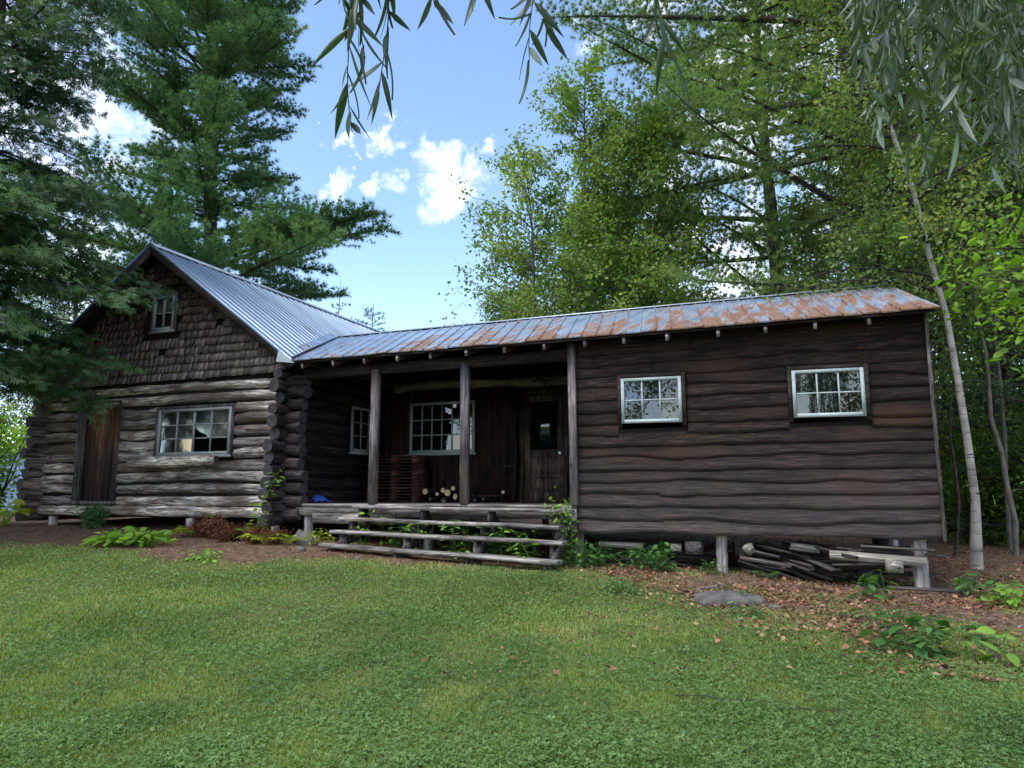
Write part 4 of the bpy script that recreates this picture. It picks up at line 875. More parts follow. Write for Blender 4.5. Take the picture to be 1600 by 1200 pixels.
def leafy_mesh(H, trunks, crown, nbr, leaf=.08, per=60, seed=0, spread=.22, rad=.09, rise=.6, tpl=LEAFS, barklow=0., droop=.2, twigs=5, wobt=.03):
    """trunks: list of (dx,dy,lean) ; crown list (h, radius)"""
    global rng
    rng = np.random.default_rng(seed); tb = MB(); cb = MB(); Ps = []; Ds = []; rn = []
    for (dx, dy, lx, ly, hh) in trunks:
        n = 14; tt = np.linspace(0, 1, n); T = np.stack([dx+lx*tt*hh+np.cumsum(rng.normal(size=n)*wobt), dy+ly*tt*hh, tt*hh], -1); tb.tube(T, rad*(1-tt*.9), 8, .5, wob=.05)
        for b in range(nbr):
            z = rng.uniform(crown[0][0], hh*.98); L = np.interp(z, [q[0] for q in crown], [q[1] for q in crown])*rng.uniform(.5, 1.1); a = rng.uniform(0, 6.28)
            c = np.array([np.interp(z, T[:, 2], T[:, i]) for i in range(3)]); P = polyline(c, (math.cos(a), math.sin(a), rise), L, 7, droop=droop, wob=.07)
            tb.tube(P, np.linspace(.008+.009*L, .004, 8), 5, .4); bc = rng.normal()*.14
            for i in range(twigs):
                u = .25+.75*(i+rng.random())/twigs; q = np.array([np.interp(u*7, np.arange(8), P[:, j]) for j in range(3)])
                dv_ = P[-1]-P[0]; dv_ /= np.linalg.norm(dv_); td = dv_*.6+rdir(1)[0]*.8; tl = L*.35*rng.uniform(.6, 1.2)+.15; Q = polyline(q, td, tl, 3, droop=.4, wob=.12); tb.tube(Q, np.linspace(.006, .003, 4), 4, .4)
                k = max(4, int(per/twigs*rng.uniform(.6, 1.4))); ui = rng.random(k); base = Q[0]+(Q[-1]-Q[0])*ui[:, None]
                Ps.append(base+rng.normal(size=(k, 3))*spread*.42); Ds.append(rdir(k, .7)+[0, 0, -.35]); rn.append(np.clip(.45+bc+rng.normal(size=k)*.16, 0, 1))
    Ps = np.vstack(Ps); Ds = np.vstack(Ds); rn = np.concatenate(rn); n = len(Ps)
    scatter(cb, *tpl, Ps, frames(Ds, rng.uniform(0, 6.28, n), leaf*rng.uniform(.6, 1.25, n)), rn)
    return tb, cb
def at_base(px, py, Y): p = onY(px, py, Y); return np.array([p[0], Y, float(gz(p[0], Y))])

# big white pine behind the cabin
Yp = 18.; base = at_base(343, 420, Yp); b2 = base.copy()
def asym1(a, z):   # long low limbs to the right, shorter ones to the left and rear
    r = 1+.30*math.cos(a)*(1 if z < 9.5 else .2)-.1*math.sin(a)
    return r
tb, cb = pine_mesh(21, (-.075, 0), [(6.0, 3.0), (6.9, 5.0), (8.6, 5.0), (9.4, 2.2), (10.5, 2.9), (12, 3.5), (13.5, 3.2), (15, 3.9), (17, 3.3), (19, 2.3), (21, .6)], .38, .68, .19, 8, 2.2, 11, asym1, fork=(8.6, -.05, 1.), step=.10, u0=.30)
tree('pine_tree', tb, cb, M['bark'], M['pine'], base, label='huge white pine towering behind the log cabin roof', cat='pine tree')
# small far pines seen over the cabin roof
tb, cb = pine_mesh(11.0, (0, 0), [(2.5, 2.2), (6.5, 1.9), (9.5, 1.3), (11, .4)], .14, .5, .17, 5, 1., 12, step=.13)
p = at_base(582, 500, 34.); pa = tree('pine_tree', tb, cb, M['bark'], M['pine'], p, label='small rounded green pine just right of the cabin ridge end', cat='pine tree')
p = at_base(530, 480, 36.); tb, cb = pine_mesh(13.4, (0, 0), [(3, 2), (7, 1.6), (11, .9), (13.4, .15)], .12, .7, .2, 4, .8, 13, tuft=TUFT_S, step=.16)
tree('spruce_tree', tb, cb, M['bark'], M['pinedark'], p, label='thin pointed young conifer poking above the cabin ridge', cat='conifer')
# right-hand white pines
dup_pine = None
def asymR(a, z): return 1+.34*math.cos(a-2.9)
base = at_base(1358, 420, 15.); tb, cb = pine_mesh(20, (-.01, 0), [(5.0, 3.6), (6.5, 5.0), (9, 5.3), (12, 5.4), (15, 4.8), (18, 3.3), (20, .8)], .30, 1.35, .165, 5, 2.1, 14, asymR, step=.13)
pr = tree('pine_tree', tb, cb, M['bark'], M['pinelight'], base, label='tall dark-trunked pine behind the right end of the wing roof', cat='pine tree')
dup(pr, at_base(1530, 430, 21.), 1.2, 1.0, label='tall pine with sweeping limbs behind the birch trunk', cat='pine tree')
# ash-like pale green trees in the middle
tb, cb = leafy_mesh(12.0, [(0, 0, .02, 0, 12.0), (.7, .3, .05, .02, 10.5), (-.8, -.2, -.055, 0, 9.5), (1.4, .5, .07, .02, 10)], [(3.2, 2.1), (5.5, 2.2), (8, 1.7), (10.5, 1.1), (12.2, .5)], 62, .115, 160, 15, .25, .085, rise=.75, twigs=6)
dup(pr, at_base(1215, 430, 20.5), .25, .95, label='tall feathery pine behind the middle of the wing, left of the dark-trunked one', cat='pine tree')
as1 = tree('ash_tree', tb, cb, M['barkpale'], M['aspen'], at_base(905, 480, 16.5), label='airy pale green deciduous tree at the left of the trees behind the wing', cat='deciduous tree')
dup(as1, at_base(985, 470, 19.5), 2.2, .9, label='airy deciduous tree behind the wing roof, right of the leftmost airy one', cat='deciduous tree')
dup(as1, at_base(835, 500, 21), 4.0, .66, label='shorter pale tree showing at the left foot of the airy trees', cat='deciduous tree')
dup(as1, at_base(760, 500, 38), 1.0, .84, label='small far treetop just above the wing ridge, left of the airy trees', cat='deciduous tree')
dup(as1, at_base(1110, 470, 27), 5.2, .6, label='green deciduous tree seen through the pine limbs behind the wing', cat='deciduous tree')
# birch
Yb = 13.0; pts = [(1522, 862), (1524, 780), (1510, 680), (1496, 590), (1478, 490), (1452, 400), (1428, 300), (1395, 210), (1365, 120), (1330, 20), (1290, -120), (1260, -260)]
P = np.array([onY(x, y, Yb+.0*i) for i, (x, y) in enumerate(pts)]); bb = np.array([P[0, 0], Yb, float(gz(P[0, 0], Yb))]); P[0, 2] = bb[2]-.1
rng = np.random.default_rng(16); tb = MB(); tb.tube(P-bb, np.interp(np.arange(len(P)), [0, .5, 4, 12], [.10, .066, .046, .022]), 12, .5, wob=.04); cb = MB(); Ps = []; Ds = []; rn = []
for b in range(88):
    i = rng.uniform(4.2, 10.9); c = np.array([np.interp(i, np.arange(12), P[:, j]) for j in range(3)])-bb; a = rng.uniform(0, 6.28); L = rng.uniform(1.0, 3.0)*(1.25-.05*i)
    Q = polyline(c, (math.cos(a)-.25, math.sin(a)-.1, .45), L, 7, droop=.9, wob=.06); tb2 = tb; tb.tube(Q, np.linspace(.01+.008*L, .004, 8), 5, .0, 1); bc = rng.normal()*.15
    for t_ in range(6):
        u = .3+.7*(t_+rng.random())/6; q = np.array([np.interp(u*7, np.arange(8), Q[:, j]) for j in range(3)]); W2 = polyline(q, rdir(1)[0]*.6+[0, 0, -.5], .5, 3, .5, .1); tb.tube(W2, np.linspace(.005, .002, 4), 4, .2, 1)
        k = 34; uu = rng.random(k); Ps.append(W2[0]+(W2[-1]-W2[0])*uu[:, None]+rng.normal(size=(k, 3))*.13); Ds.append(rdir(k, .7)+[0, 0, -.5]); rn.append(np.clip(.45+bc+rng.normal(size=k)*.18, 0, 1))
Ps = np.vstack(Ps); Ds = np.vstack(Ds); rn = np.concatenate(rn); n = len(Ps); scatter(cb, *LEAF, Ps, frames(Ds, rng.uniform(0, 6.28, n), .085*rng.uniform(.6, 1.2, n)), rn)
root = empty('birch_tree', bb, label='white-barked birch leaning left beside the right end of the wing', cat='birch'); tb.build('trunk', [M['birch'], M['bark']], root, smooth=True); cb.build('crown', M['birchleaf'], root)
# cedar at the left
rng = np.random.default_rng(17); base = np.array([-13.0, 7.6, float(gz(-13, 7.6))]); tb = MB(); cb = MB(); H = 15.
tt = np.linspace(0, 1, 12); tb.tube(np.stack([.1*np.sin(tt*5), 0*tt, tt*H], -1), .28*(1-.9*tt), 10, wob=.08)
SPR = []; 
tv = []; tf = []
for i in range(9):     # flat fan spray
    a = (i-4)*.27+.03*(i % 2); L = 1-.09*abs(i-4); w_ = .055; x0 = .18*(i % 3); d = np.array([math.cos(a), math.sin(a), -.08*abs(i-4)]); sd_ = np.array([-math.sin(a), math.cos(a), .3]); b = len(tv)
    tv += [(x0, 0, 0), tuple(np.array([x0*.5, 0, 0])+d*L*.55+sd_*w_), tuple(np.array([x0*.3, 0, 0])+d*L), tuple(np.array([x0*.5, 0, 0])+d*L*.55-sd_*w_)]; tf += [(b, b+1, b+2), (b, b+2, b+3)]
Ps = []; Ds = []; rn = []
for b in range(400):
    z = rng.uniform(2.6, H*.97)**1.0; a = rng.uniform(0, 6.28)
    if z > 7 and rng.random() < .3: continue
    L = np.interp(z, [2.0, 3.2, 5, 8, 12, 15], [2.1, 3.4, 3.7, 3.0, 2.8, .6])*rng.uniform(.6, 1.1)*(1-.42*max(0, math.sin(a)))
    Q = polyline((0, 0, z), (math.cos(a), math.sin(a), .05), L, 9, droop=.55, wob=.05, up=.5); tb.tube(Q, np.linspace(.01+.007*L, .005, 10), 5, .4); bc = rng.normal()*.14
    m = int(L*11)
    for i in range(m):
        u = .15+.85*(i+rng.random())/m; q = np.array([np.interp(u*9, np.arange(10), Q[:, j]) for j in range(3)]); s_n = 1 if i % 2 else -1; td = np.array([math.cos(a+s_n*.9), math.sin(a+s_n*.9), -.35+rng.normal()*.25]); sl = rng.uniform(.25, .65)*(1.2-u*.5)
        k = 6; w_ = (np.arange(k)+rng.random())/k*sl; X = q+td*w_[:, None]; X[:, 2] -= .25*w_**2; Ps.append(X+rng.normal(size=X.shape)*.03); Ds.append(np.tile(td, (k, 1))+rng.normal(size=(k, 3))*.4+[0, 0, -.25]); rn.append(np.clip(.42+bc+rng.normal(size=k)*.15, 0, 1))
Ps = np.vstack(Ps); Ds = np.vstack(Ds); rn = np.concatenate(rn); n = len(Ps); scatter(cb, tv, tf, Ps, frames(Ds, rng.normal(size=n)*.7, .155*rng.uniform(.7, 1.25, n)), rn)
tree('cedar_tree', tb, cb, M['bark'], M['cedar'], base, label='dark feathery cedar overhanging the left side of the cabin gable', cat='cedar tree')
# forest to the right and behind: shared meshes
tb, cb = pine_mesh(15, (0, 0), [(.6, 2.6), (3, 3.0), (7, 2.6), (11, 1.6), (15, .2)], .17, .55, .16, 5, .8, 18, tuft=TUFT_S, step=.16)
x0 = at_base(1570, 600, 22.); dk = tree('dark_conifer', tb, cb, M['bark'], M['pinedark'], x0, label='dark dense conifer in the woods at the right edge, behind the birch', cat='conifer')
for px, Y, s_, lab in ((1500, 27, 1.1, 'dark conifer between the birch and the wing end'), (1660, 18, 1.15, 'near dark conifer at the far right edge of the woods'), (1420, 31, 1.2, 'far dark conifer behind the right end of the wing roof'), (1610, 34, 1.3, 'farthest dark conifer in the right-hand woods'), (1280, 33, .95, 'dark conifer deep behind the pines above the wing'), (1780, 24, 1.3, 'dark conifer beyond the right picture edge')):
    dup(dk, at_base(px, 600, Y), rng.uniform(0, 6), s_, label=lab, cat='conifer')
tb, cb = leafy_mesh(13, [(0, 0, .02, 0, 13)], [(2.0, 2.4), (6, 2.9), (10, 2.0), (13, .6)], 85, .14, 120, 19, .4, .1, rise=.5, twigs=6)
wd = tree('woodland_tree', tb, cb, M['barkpale'], M['birchleaf'], at_base(1430, 500, 19.), label='leafy tree behind the birch trunk above the wing corner', cat='deciduous tree')
for px, Y, s_, lab in ((1270, 18, .62, 'small leafy tree close behind the right part of the wing roof'), (1560, 25, 1.1, 'leafy woodland tree right of the birch trunk'), (1330, 25, 1.1, 'tall leafy tree behind the dark pine trunk'), (1460, 38, 1.4, 'distant leafy tree seen between wing end and birch'), (1640, 30, 1.3, 'leafy tree at the right edge behind the near conifer'), (1130, 30, .62, 'leafy tree far behind the middle of the wing'), (1210, 40, .95, 'farthest leafy tree behind the wing pines'), (1720, 40, 1.5, 'far leafy tree past the right edge')):
    dup(wd, at_base(px, 600, Y), rng.uniform(0, 6), s_, label=lab, cat='deciduous tree')
# thin bare trunks in the woods
for px, py, px2, py2, Y, r, lab, mt in ((1582, 822, 1545, 600, 15.5, .05, 'slim pale trunk leaning left in the woods at the right edge', 'barkpale'), (1572, 790, 1560, 590, 17, .045, 'slim grey trunk just behind the leaning pale one', 'barkpale'), (1487, 815, 1490, 640, 15, .03, 'thin dark sapling between the wing end and the birch', 'bark'), (1536, 800, 1530, 560, 20, .06, 'dark trunk in the woods right of the birch', 'bark'), (1478, 800, 1470, 560, 24, .08, 'far dark trunk close to the wing corner board', 'bark'), (1600, 790, 1612, 500, 22, .09, 'dark trunk at the very right edge of the woods', 'bark')):
    a = onY(px, py, Y); a[2] = float(gz(a[0], Y))-.05; b = onY(px2, py2, Y); b = a+(b-a)*1.6; tt = np.linspace(0, 1, 9)[:, None]; P = a+(b-a)*tt; P[1:, :2] += rng.normal(size=(8, 2))*.04; s = MB(); s.tube(P-a, np.linspace(r, r*.5, 9), 9, .5, wob=.06)
    root = empty('slim_tree', a, label=lab, cat='tree'); s.build('trunk', M[mt], root, smooth=True)
    s = MB(); Ps = P[-1]-a+rng.normal(size=(500, 3))*[.7, .7, .6]; c2 = MB(); scatter(c2, *LEAFS, Ps, frames(rdir(500), rng.uniform(0, 6.28, 500), .1*rng.uniform(.6, 1.2, 500)), rng.random(500)); c2.build('crown', M['under'], root)
    # side twigs
# understorey bushes
def bush_mesh(w, h, n, leaf, seed, tpl=LEAFS, stems=14, flat=1.):
    global rng
    rng = np.random.default_rng(seed); tb = MB(); cb = MB(); Ps = []
    per = n//stems
    for i in range(stems):
        a = rng.uniform(0, 6.28); rr = w*rng.uniform(.1, .95); Q = polyline((rng.normal()*w*.12, rng.normal()*w*.12, 0), (math.cos(a)*rr/h, math.sin(a)*rr/h, 1), h*rng.uniform(.6, 1.15), 6, droop=.35, wob=.1); tb.tube(Q, np.linspace(.012, .004, 7)*max(h, .5), 5, .4)
        u = rng.random(per)**.7; X = np.stack([np.interp(u*6, np.arange(7), Q[:, j]) for j in range(3)], -1); Ps.append(X+rng.normal(size=X.shape)*np.array([w, w, h*.5])*.16)
    Ps = np.vstack(Ps); Ps[:, 2] = np.abs(Ps[:, 2]); n = len(Ps); scatter(cb, *tpl, Ps, frames(rdir(n, .6)+[0, 0, -.2], rng.normal(size=n)*.8, leaf*rng.uniform(.6, 1.25, n)), np.clip(.45+.25*rng.normal(size=n), 0, 1)); return tb, cb
def bush(name, mesh, mat, loc, **k):
    root = empty(name, loc, **k); mesh[0].build('stems', M['bark'], root, smooth=True); mesh[1].build('foliage', mat, root); return root
u1 = bush('understorey_bush', bush_mesh(1.6, 2.6, 5200, .11, 20, stems=26), M['under'], at_base(1510, 600, 19.), label='shadowy leafy bush in the gap between wing end and birch', cat='bush')
ub = [(1465, 22, 1.1), (1550, 20, .9), (1590, 23, 1.2), (1625, 18, 1.0), (1440, 26, 1.3), (1530, 29, 1.5), (1660, 24, 1.5), (1570, 33, 1.8), (1480, 34, 1.9), (1620, 38, 2.1), (1700, 30, 1.8), (1400, 36, 1.8), (1520, 42, 2.4), (1590, 46, 2.6), (1660, 50, 2.8), (1450, 48, 2.5)]
ul = ['low bush beside the wing corner in the woods', 'small bush right behind the birch foot', 'bush by the slim pale trunks', 'bush at the right picture edge below the bright leaves', 'bush deep behind the wing corner', 'middle-distance bush behind the birch']
for i, (px, Y, s_) in enumerate(ub):
    k = dict(label=ul[i], cat='bush') if i < 6 else dict(label='dim leafy bush filling the depth of the right-hand woods', cat='bush', group='dim bushes deep in the woods')
    dup(u1, at_base(px, 600, Y), rng.uniform(0, 6), s_, **k)
# left side background
u2 = bush('broadleaf_bush', bush_mesh(1.2, 2.5, 2700, .13, 21, tpl=LEAF, stems=22), M['maple'], at_base(-12, 700, 12.2), label='bright green leafy bush left of the cabin corner', cat='bush')
for px, Y, s_, lab in ((-60, 11.5, 1.0, 'leafy bush half outside the left picture edge'), (30, 17, 1.2, 'leafy bush behind the blue shed wall'), (-90, 18, 1.6, 'taller bush behind at the left picture edge')):
    dup(u2, at_base(px, 700, Y), rng.uniform(0, 6), s_, label=lab, cat='bush')
for px, Y, s_, lab in ((60, 26, 1.0, 'leafy tree far behind the cedar on the left'), (150, 30, 1.1, 'leafy tree behind the cabin between cedar and pine'), (-60, 24, 1.1, 'leafy tree behind the cedar beyond the left edge'), (250, 40, .9, 'distant leafy tree behind the cabin gable')):
    dup(wd, at_base(px, 600, Y), rng.uniform(0, 6), s_, label=lab, cat='deciduous tree')
dup(dk, at_base(110, 600, 24), 1., 1.1, label='dark conifer behind the cedar at the left', cat='conifer')
# blue shed beyond the cabin's left corner
sh = onY(22, 700, 15.); sh = np.array([sh[0], 15., float(gz(sh[0], 15.))]); shed = empty('blue_shed', sh, label='blue corrugated shed wall glimpsed left of the cabin corner', cat='shed')
t = MT('blue_corrugated'); g = t.noise(t.coord((1, 1, .2)), 8, 4); M['blue'] = t.princ(t.ramp(g, [(.3, (.10, .16, .28)), (.7, (.22, .32, .5))]), .5)
s = MB(); n = 90; X = np.linspace(-2.6, .9, n); y = .03*np.sin(X*38)
s.add(np.vstack([np.stack([X, y, 0*X], -1), np.stack([X, y, 0*X+1.75], -1)]), np.stack([np.arange(n-1), np.arange(n-1)+1, np.arange(n-1)+n+1, np.arange(n-1)+n], -1)); s.box((-2.6, .05, 0), (.9, 3, 1.74)); s.build('wall', M['blue'], shed)
s = MB(); s.bar((-.85, -.15, 1.82), (-.85, 3.2, 2.1), 3.9, .05); s.build('roof', M['flash'], shed)
# near bright maple branch at right
rng = np.random.default_rng(23); mp = np.array([4.6, 9.2, float(gz(4.6, 9.2))]); tb = MB(); cb = MB(); root = empty('maple_tree', mp, label='young tree with bright green leaves reaching in at the right edge', cat='maple')
tb.tube([(0, 0, -.1), (.05, 0, 1.5), (-.1, .1, 3.2), (0, .1, 5.2)], [.07, .055, .04, .015], 8); Ps = []; Ds = []; rn = []
tg = [(1490, 392, 9.0), (1530, 350, 9.2), (1500, 440, 8.8), (1560, 340, 9.0), (1515, 485, 8.9), (1570, 420, 8.6), (1545, 455, 9.0), (1590, 380, 9.1), (1560, 505, 8.7), (1595, 470, 8.9), (1600, 330, 9.3), (1590, 545, 8.8), (1585, 765, 8.9), (1620, 420, 9.0), (1640, 500, 9.0)]
for (px, py, Y) in tg:
    e = onY(px, py, Y)-mp; s0_ = np.array([0, .05, max(e[2]-.5, .6)]); tt = np.linspace(0, 1, 8)[:, None]; Q = s0_+(e-s0_)*tt; Q[:, 2] += .12*np.sin(tt[:, 0]*3.1); tb.tube(Q, np.linspace(.018, .004, 8), 5)
    k = 110 if py < 700 else 30; u = rng.uniform(.25, 1.04, k); X = s0_+(e-s0_)*u[:, None]; X[:, 2] += .1*np.sin(u*3.1); sc_ = .17*(1.2-u*.5); X += rng.normal(size=X.shape)*sc_[:, None]; Ps.append(X); a = rng.uniform(0, 6.28, k); Ds.append(np.stack([np.cos(a), np.sin(a), -.45+rng.normal(size=k)*.3], -1)); rn.append(np.clip(.5+.22*rng.normal(size=k), 0, 1))
Ps = np.vstack(Ps); Ds = np.vstack(Ds); rn = np.concatenate(rn); n = len(Ps); scatter(cb, *LEAF, Ps, frames(Ds, rng.normal(size=n)*.5, .12*rng.uniform(.6, 1.2, n)), rn); tb.build('trunk', M['bark'], root, smooth=True); cb.build('crown', M['maple'], root)

# ---------------- willow overhead ----------------
rng = np.random.default_rng(24); wl = np.array([3.4, -1.2, float(gz(3.4, 0))]); root = empty('willow_tree', wl, label='willow whose drooping narrow-leaved strands hang into the top of the view', cat='willow')
tb = MB(); tb.tube([(0, 0, -.1), (-.1, .1, 1.6), (-.3, .3, 3.4), (-.5, .8, 5.2)], [.32, .27, .22, .12], 12, wob=.1)
def limb(pts, r0, r1): 
    pts = np.array(pts, float)-wl; tt = np.linspace(0, len(pts)-1, 12); P = np.stack([np.interp(tt, np.arange(len(pts)), pts[:, j]) for j in range(3)], -1); tb.tube(P, np.linspace(r0, r1, 12), 8, wob=.08)
limb([(3.1, -.9, 4.2), (2.2, .6, 4.6), (1.2, 1.7, 4.5), (.2, 2.2, 4.3)], .14, .05); limb([(3.1, -.9, 4.6), (1.0, .3, 4.9), (-.6, 1.2, 4.6), (-1.2, 1.9, 4.2)], .13, .03)
NL = 6; lv = []; 
for i in range(NL+1):
    u = i/NL; wdt = .075*math.sin(math.pi*u**.75)**.9 if 0 < i < NL else 0; lv += [(u, -wdt, .16*u*u+.02), (u, 0, .16*u*u), (u, wdt, .16*u*u+.02)]
lvf = []
for i in range(NL):
    for j in (0, 1): lvf.append((i*3+j, i*3+j+1, i*3+j+4, i*3+j+3))
strands = []   # (px, py_tip, dist, px_top)
for a in [(556, 205, 1.5, 548), (598, 150, 1.55, 590), (575, 90, 1.5, 565), (682, 12, 1.6, 672), (735, 8, 1.6, 728), (838, 95, 1.7, 832), (852, 50, 1.75, 850), (1035, 85, 1.35, 1012), (1018, 30, 1.5, 1008), (535, 5, 1.5, 530)]: strands.append(a+(1,))
for i in range(118):
    px = 1330+rng.random()**.85*330; lim = np.interp(px, [1330, 1370, 1440, 1500, 1560, 1610, 1700], [60, 230, 330, 260, 290, 320, 320]); strands.append((px, lim*rng.uniform(.05, 1.), rng.uniform(1.5, 3.6), px-rng.uniform(5, 40), 0))
Ps = []; Ds = []; rn = []; sz = []; tw = MB()
for (px, py, D, pt, lone) in strands:
    tip = onD(px, py, D); top = onD(pt, -420, D*1.0); top[2] = min(top[2], 4.4); tt = np.linspace(0, 1, 22)[:, None]; Q = top+(tip-top)*tt; Q[:, 0] += .02*np.sin(tt[:, 0]*9+px); Q = Q-wl; tw.tube(Q, np.linspace(.0028, .0011, 22), 5, .3)
    Ln = np.linalg.norm(tip-top); k = int(Ln/(.026 if lone else .036)); u = (np.arange(k)+rng.random(k)*.8)/k; X = np.stack([np.interp(u*21, np.arange(22), Q[:, j]) for j in range(3)], -1)
    if lone:
        # leaves on the lower strands spread out more openly
        pass
    a = rng.uniform(0, 6.28)+np.arange(k)*2.4+rng.normal(size=k)*.5; o_ = rng.uniform(.15, .9, k); Ds.append(np.stack([np.cos(a)*o_, np.sin(a)*o_, -np.ones(k)+rng.uniform(0, .35, k)], -1)); Ps.append(X); rn.append(np.clip((.1 if lone else .5)+.25*rng.normal(size=k), 0, 1)); sz.append(rng.uniform(.07, .115, k)*(1.12 if lone else .9))  # lone strands get darker leaves: backlit darkness painted into their colour
Ps = np.vstack(Ps); Ds = np.vstack(Ds); rn = np.concatenate(rn); sz = np.concatenate(sz); n = len(Ps); cb = MB(); FR = frames(Ds, rng.uniform(0, 6.28, n), sz); h_ = rng.integers(0, 3, n)
for j, cur in enumerate((.6, 1.6, 2.6)):
    k_ = h_ == j; lv2 = [(x, y*(1.1-.12*j), z*cur) for x, y, z in lv]; scatter(cb, lv2, lvf, Ps[k_], FR[k_], rn[k_])
tb.build('trunk', M['bark'], root, smooth=True); tw.build('hanging_twigs', M['under'], root); cb.build('crown', M['willow'], root, smooth=True)

# ---------------- garden plants ----------------
def gY(px, Y): X = onY(px, 800, Y)[0]; return np.array([X, Y, float(gz(X, Y))])
def leafplant(name, mat, loc, n, h, w, leaf, seed, label, cat, tpl=LEAF, up=.4, aspect=1., stemn=None):
    """basal clump: leaves on arching stalks"""
    global rng
    rng = np.random.default_rng(seed); tb = MB(); cb = MB(); Ps = []; Ds = []
    for i in range(n):
        a = rng.uniform(0, 6.28); r = w*math.sqrt(rng.random()); hh = h*rng.uniform(.35, 1)*(1-.45*r/w); q0 = np.array([math.cos(a)*r*.35*aspect, math.sin(a)*r*.35, 0]); q = np.array([math.cos(a)*r*aspect, math.sin(a)*r, hh]); mid = (q0+q)/2+[0, 0, hh*.2]
        tb.tube([q0, mid, q], [.006, .005, .003], 5, .5); Ps.append(q); Ds.append([math.cos(a), math.sin(a), rng.uniform(-.5, up)])
    Ps = np.array(Ps); Ds = np.array(Ds); scatter(cb, *tpl, Ps, frames(Ds, rng.normal(size=n)*.5, leaf*rng.uniform(.6, 1.2, n)), np.clip(.5+.25*rng.normal(size=n), 0, 1))
    root = empty(name, loc, label=label, cat=cat); tb.build('stalks', mat, root); cb.build('leaves', mat, root); return root
leafplant('hosta', M['hosta'], gpx(182, 852), 90, .26, .34, .17, 30, 'bright hosta clump at the lawn edge, left half of the pair', 'hosta')
leafplant('hosta', M['hosta'], gpx(226, 853), 80, .30, .32, .18, 31, 'bright hosta clump at the lawn edge, right half of the pair', 'hosta')
leafplant('ostrich_plant' if 0 else 'tall_lily', M['yellowleaf'], gY(0, 9.3), 46, .62, .38, .26, 32, 'tall yellow-green leafy plant at the left picture edge before the cabin corner', 'plant')
b_ = bush('clipped_shrub', bush_mesh(.30, .40, 4200, .036, 33, stems=40), M['shrub'], gY(146, 9.55), label='small rounded dark green shrub below the plank door', cat='shrub')
def fern(loc, n, L, mat, label, seed, name='fern', cat='fern', lw=.16):
    global rng
    rng = np.random.default_rng(seed); tb = MB(); cb = MB(); Ps = []; Ds = []; sz = []
    for i in range(n):
        a = rng.uniform(0, 6.28); ln_ = L*rng.uniform(.6, 1.1); Q = polyline((0, 0, 0), (math.cos(a)*.7, math.sin(a)*.7, 1), ln_, 12, droop=1.7, wob=.04); tb.tube(Q, np.linspace(.004, .0015, 13), 4, .3)
        for j in range(2, 13):
            for s_n in (-1, 1): Ps.append(Q[j]); dd = Q[j]-Q[j-1]; dd /= np.linalg.norm(dd); sd_ = np.cross(dd, [0, 0, 1]); sd_ /= np.linalg.norm(sd_)+1e-6; Ds.append(sd_*s_n+dd*.35+[0, 0, rng.normal()*.15]); sz.append(lw*math.sin(math.pi*(j-.5)/12.5)*ln_/.5)
    Ps = np.array(Ps); Ds = np.array(Ds); n = len(Ps); scatter(cb, [(0, 0, 0), (.5, -.13, 0), (1, 0, -.05), (.5, .13, 0)], [(0, 1, 2), (0, 2, 3)], Ps, frames(Ds, rng.normal(size=n)*.3, np.array(sz)), np.clip(.5+.25*rng.normal(size=n), 0, 1))
    root = empty(name, loc, label=label, cat=cat); tb.build('stems', mat, root); cb.build('fronds', mat, root); return root
rfm = bush_mesh(.34, .34, 1100, .06, 140, tpl=([(0, 0, 0), (.5, -.12, .07), (1, 0, -.04), (.5, .12, .07)], [(0, 1, 2), (0, 2, 3)]), stems=34)
for i, (px, Y, sc_, lab) in enumerate([(318, 9.5, .8, 'dry red-brown fern left of the others by the cabin stilt'), (340, 9.45, 1.15, 'tall dry red-brown fern just right of the leftmost red one'), (370, 9.3, .8, 'dry red-brown fern in the middle of the cabin front'), (398, 9.2, .85, 'dry red-brown fern left of the sapling foot'), (430, 9.15, .8, 'dry red-brown fern below the cabin corner logs'), (352, 9.1, .7, 'low dry red fern nearest the lawn')]):
    o = bush('fern', rfm, M['redfern'], gY(px, Y), label=lab, cat='fern') if i == 0 else dup(o0, gY(px, Y), i*1.3, sc_, label=lab, cat='fern')
    if i == 0: o0 = o
fern(gY(300, 9.4), 15, .42, M['yellowleaf'], 'yellow-green fern at the left of the red ferns', 50); fern(gY(384, 9.5), 12, .5, M['hosta'], 'green fern among the red ferns left of the sapling', 51)
fern(gY(414, 9.1), 12, .45, M['yellowleaf'], 'yellowing fern at the foot of the sapling', 52); fern(gY(452, 9.2), 9, .36, M['yellowleaf'], 'yellow-green fern by the leaning grey slab', 53)
fern(gY(935, 9.8), 10, .5, M['weed'], 'green fern under the left end of the wing wall', 54); fern(gpx(1200, 905), 6, .25, M['weed'], 'small fern before the board heap', 55)
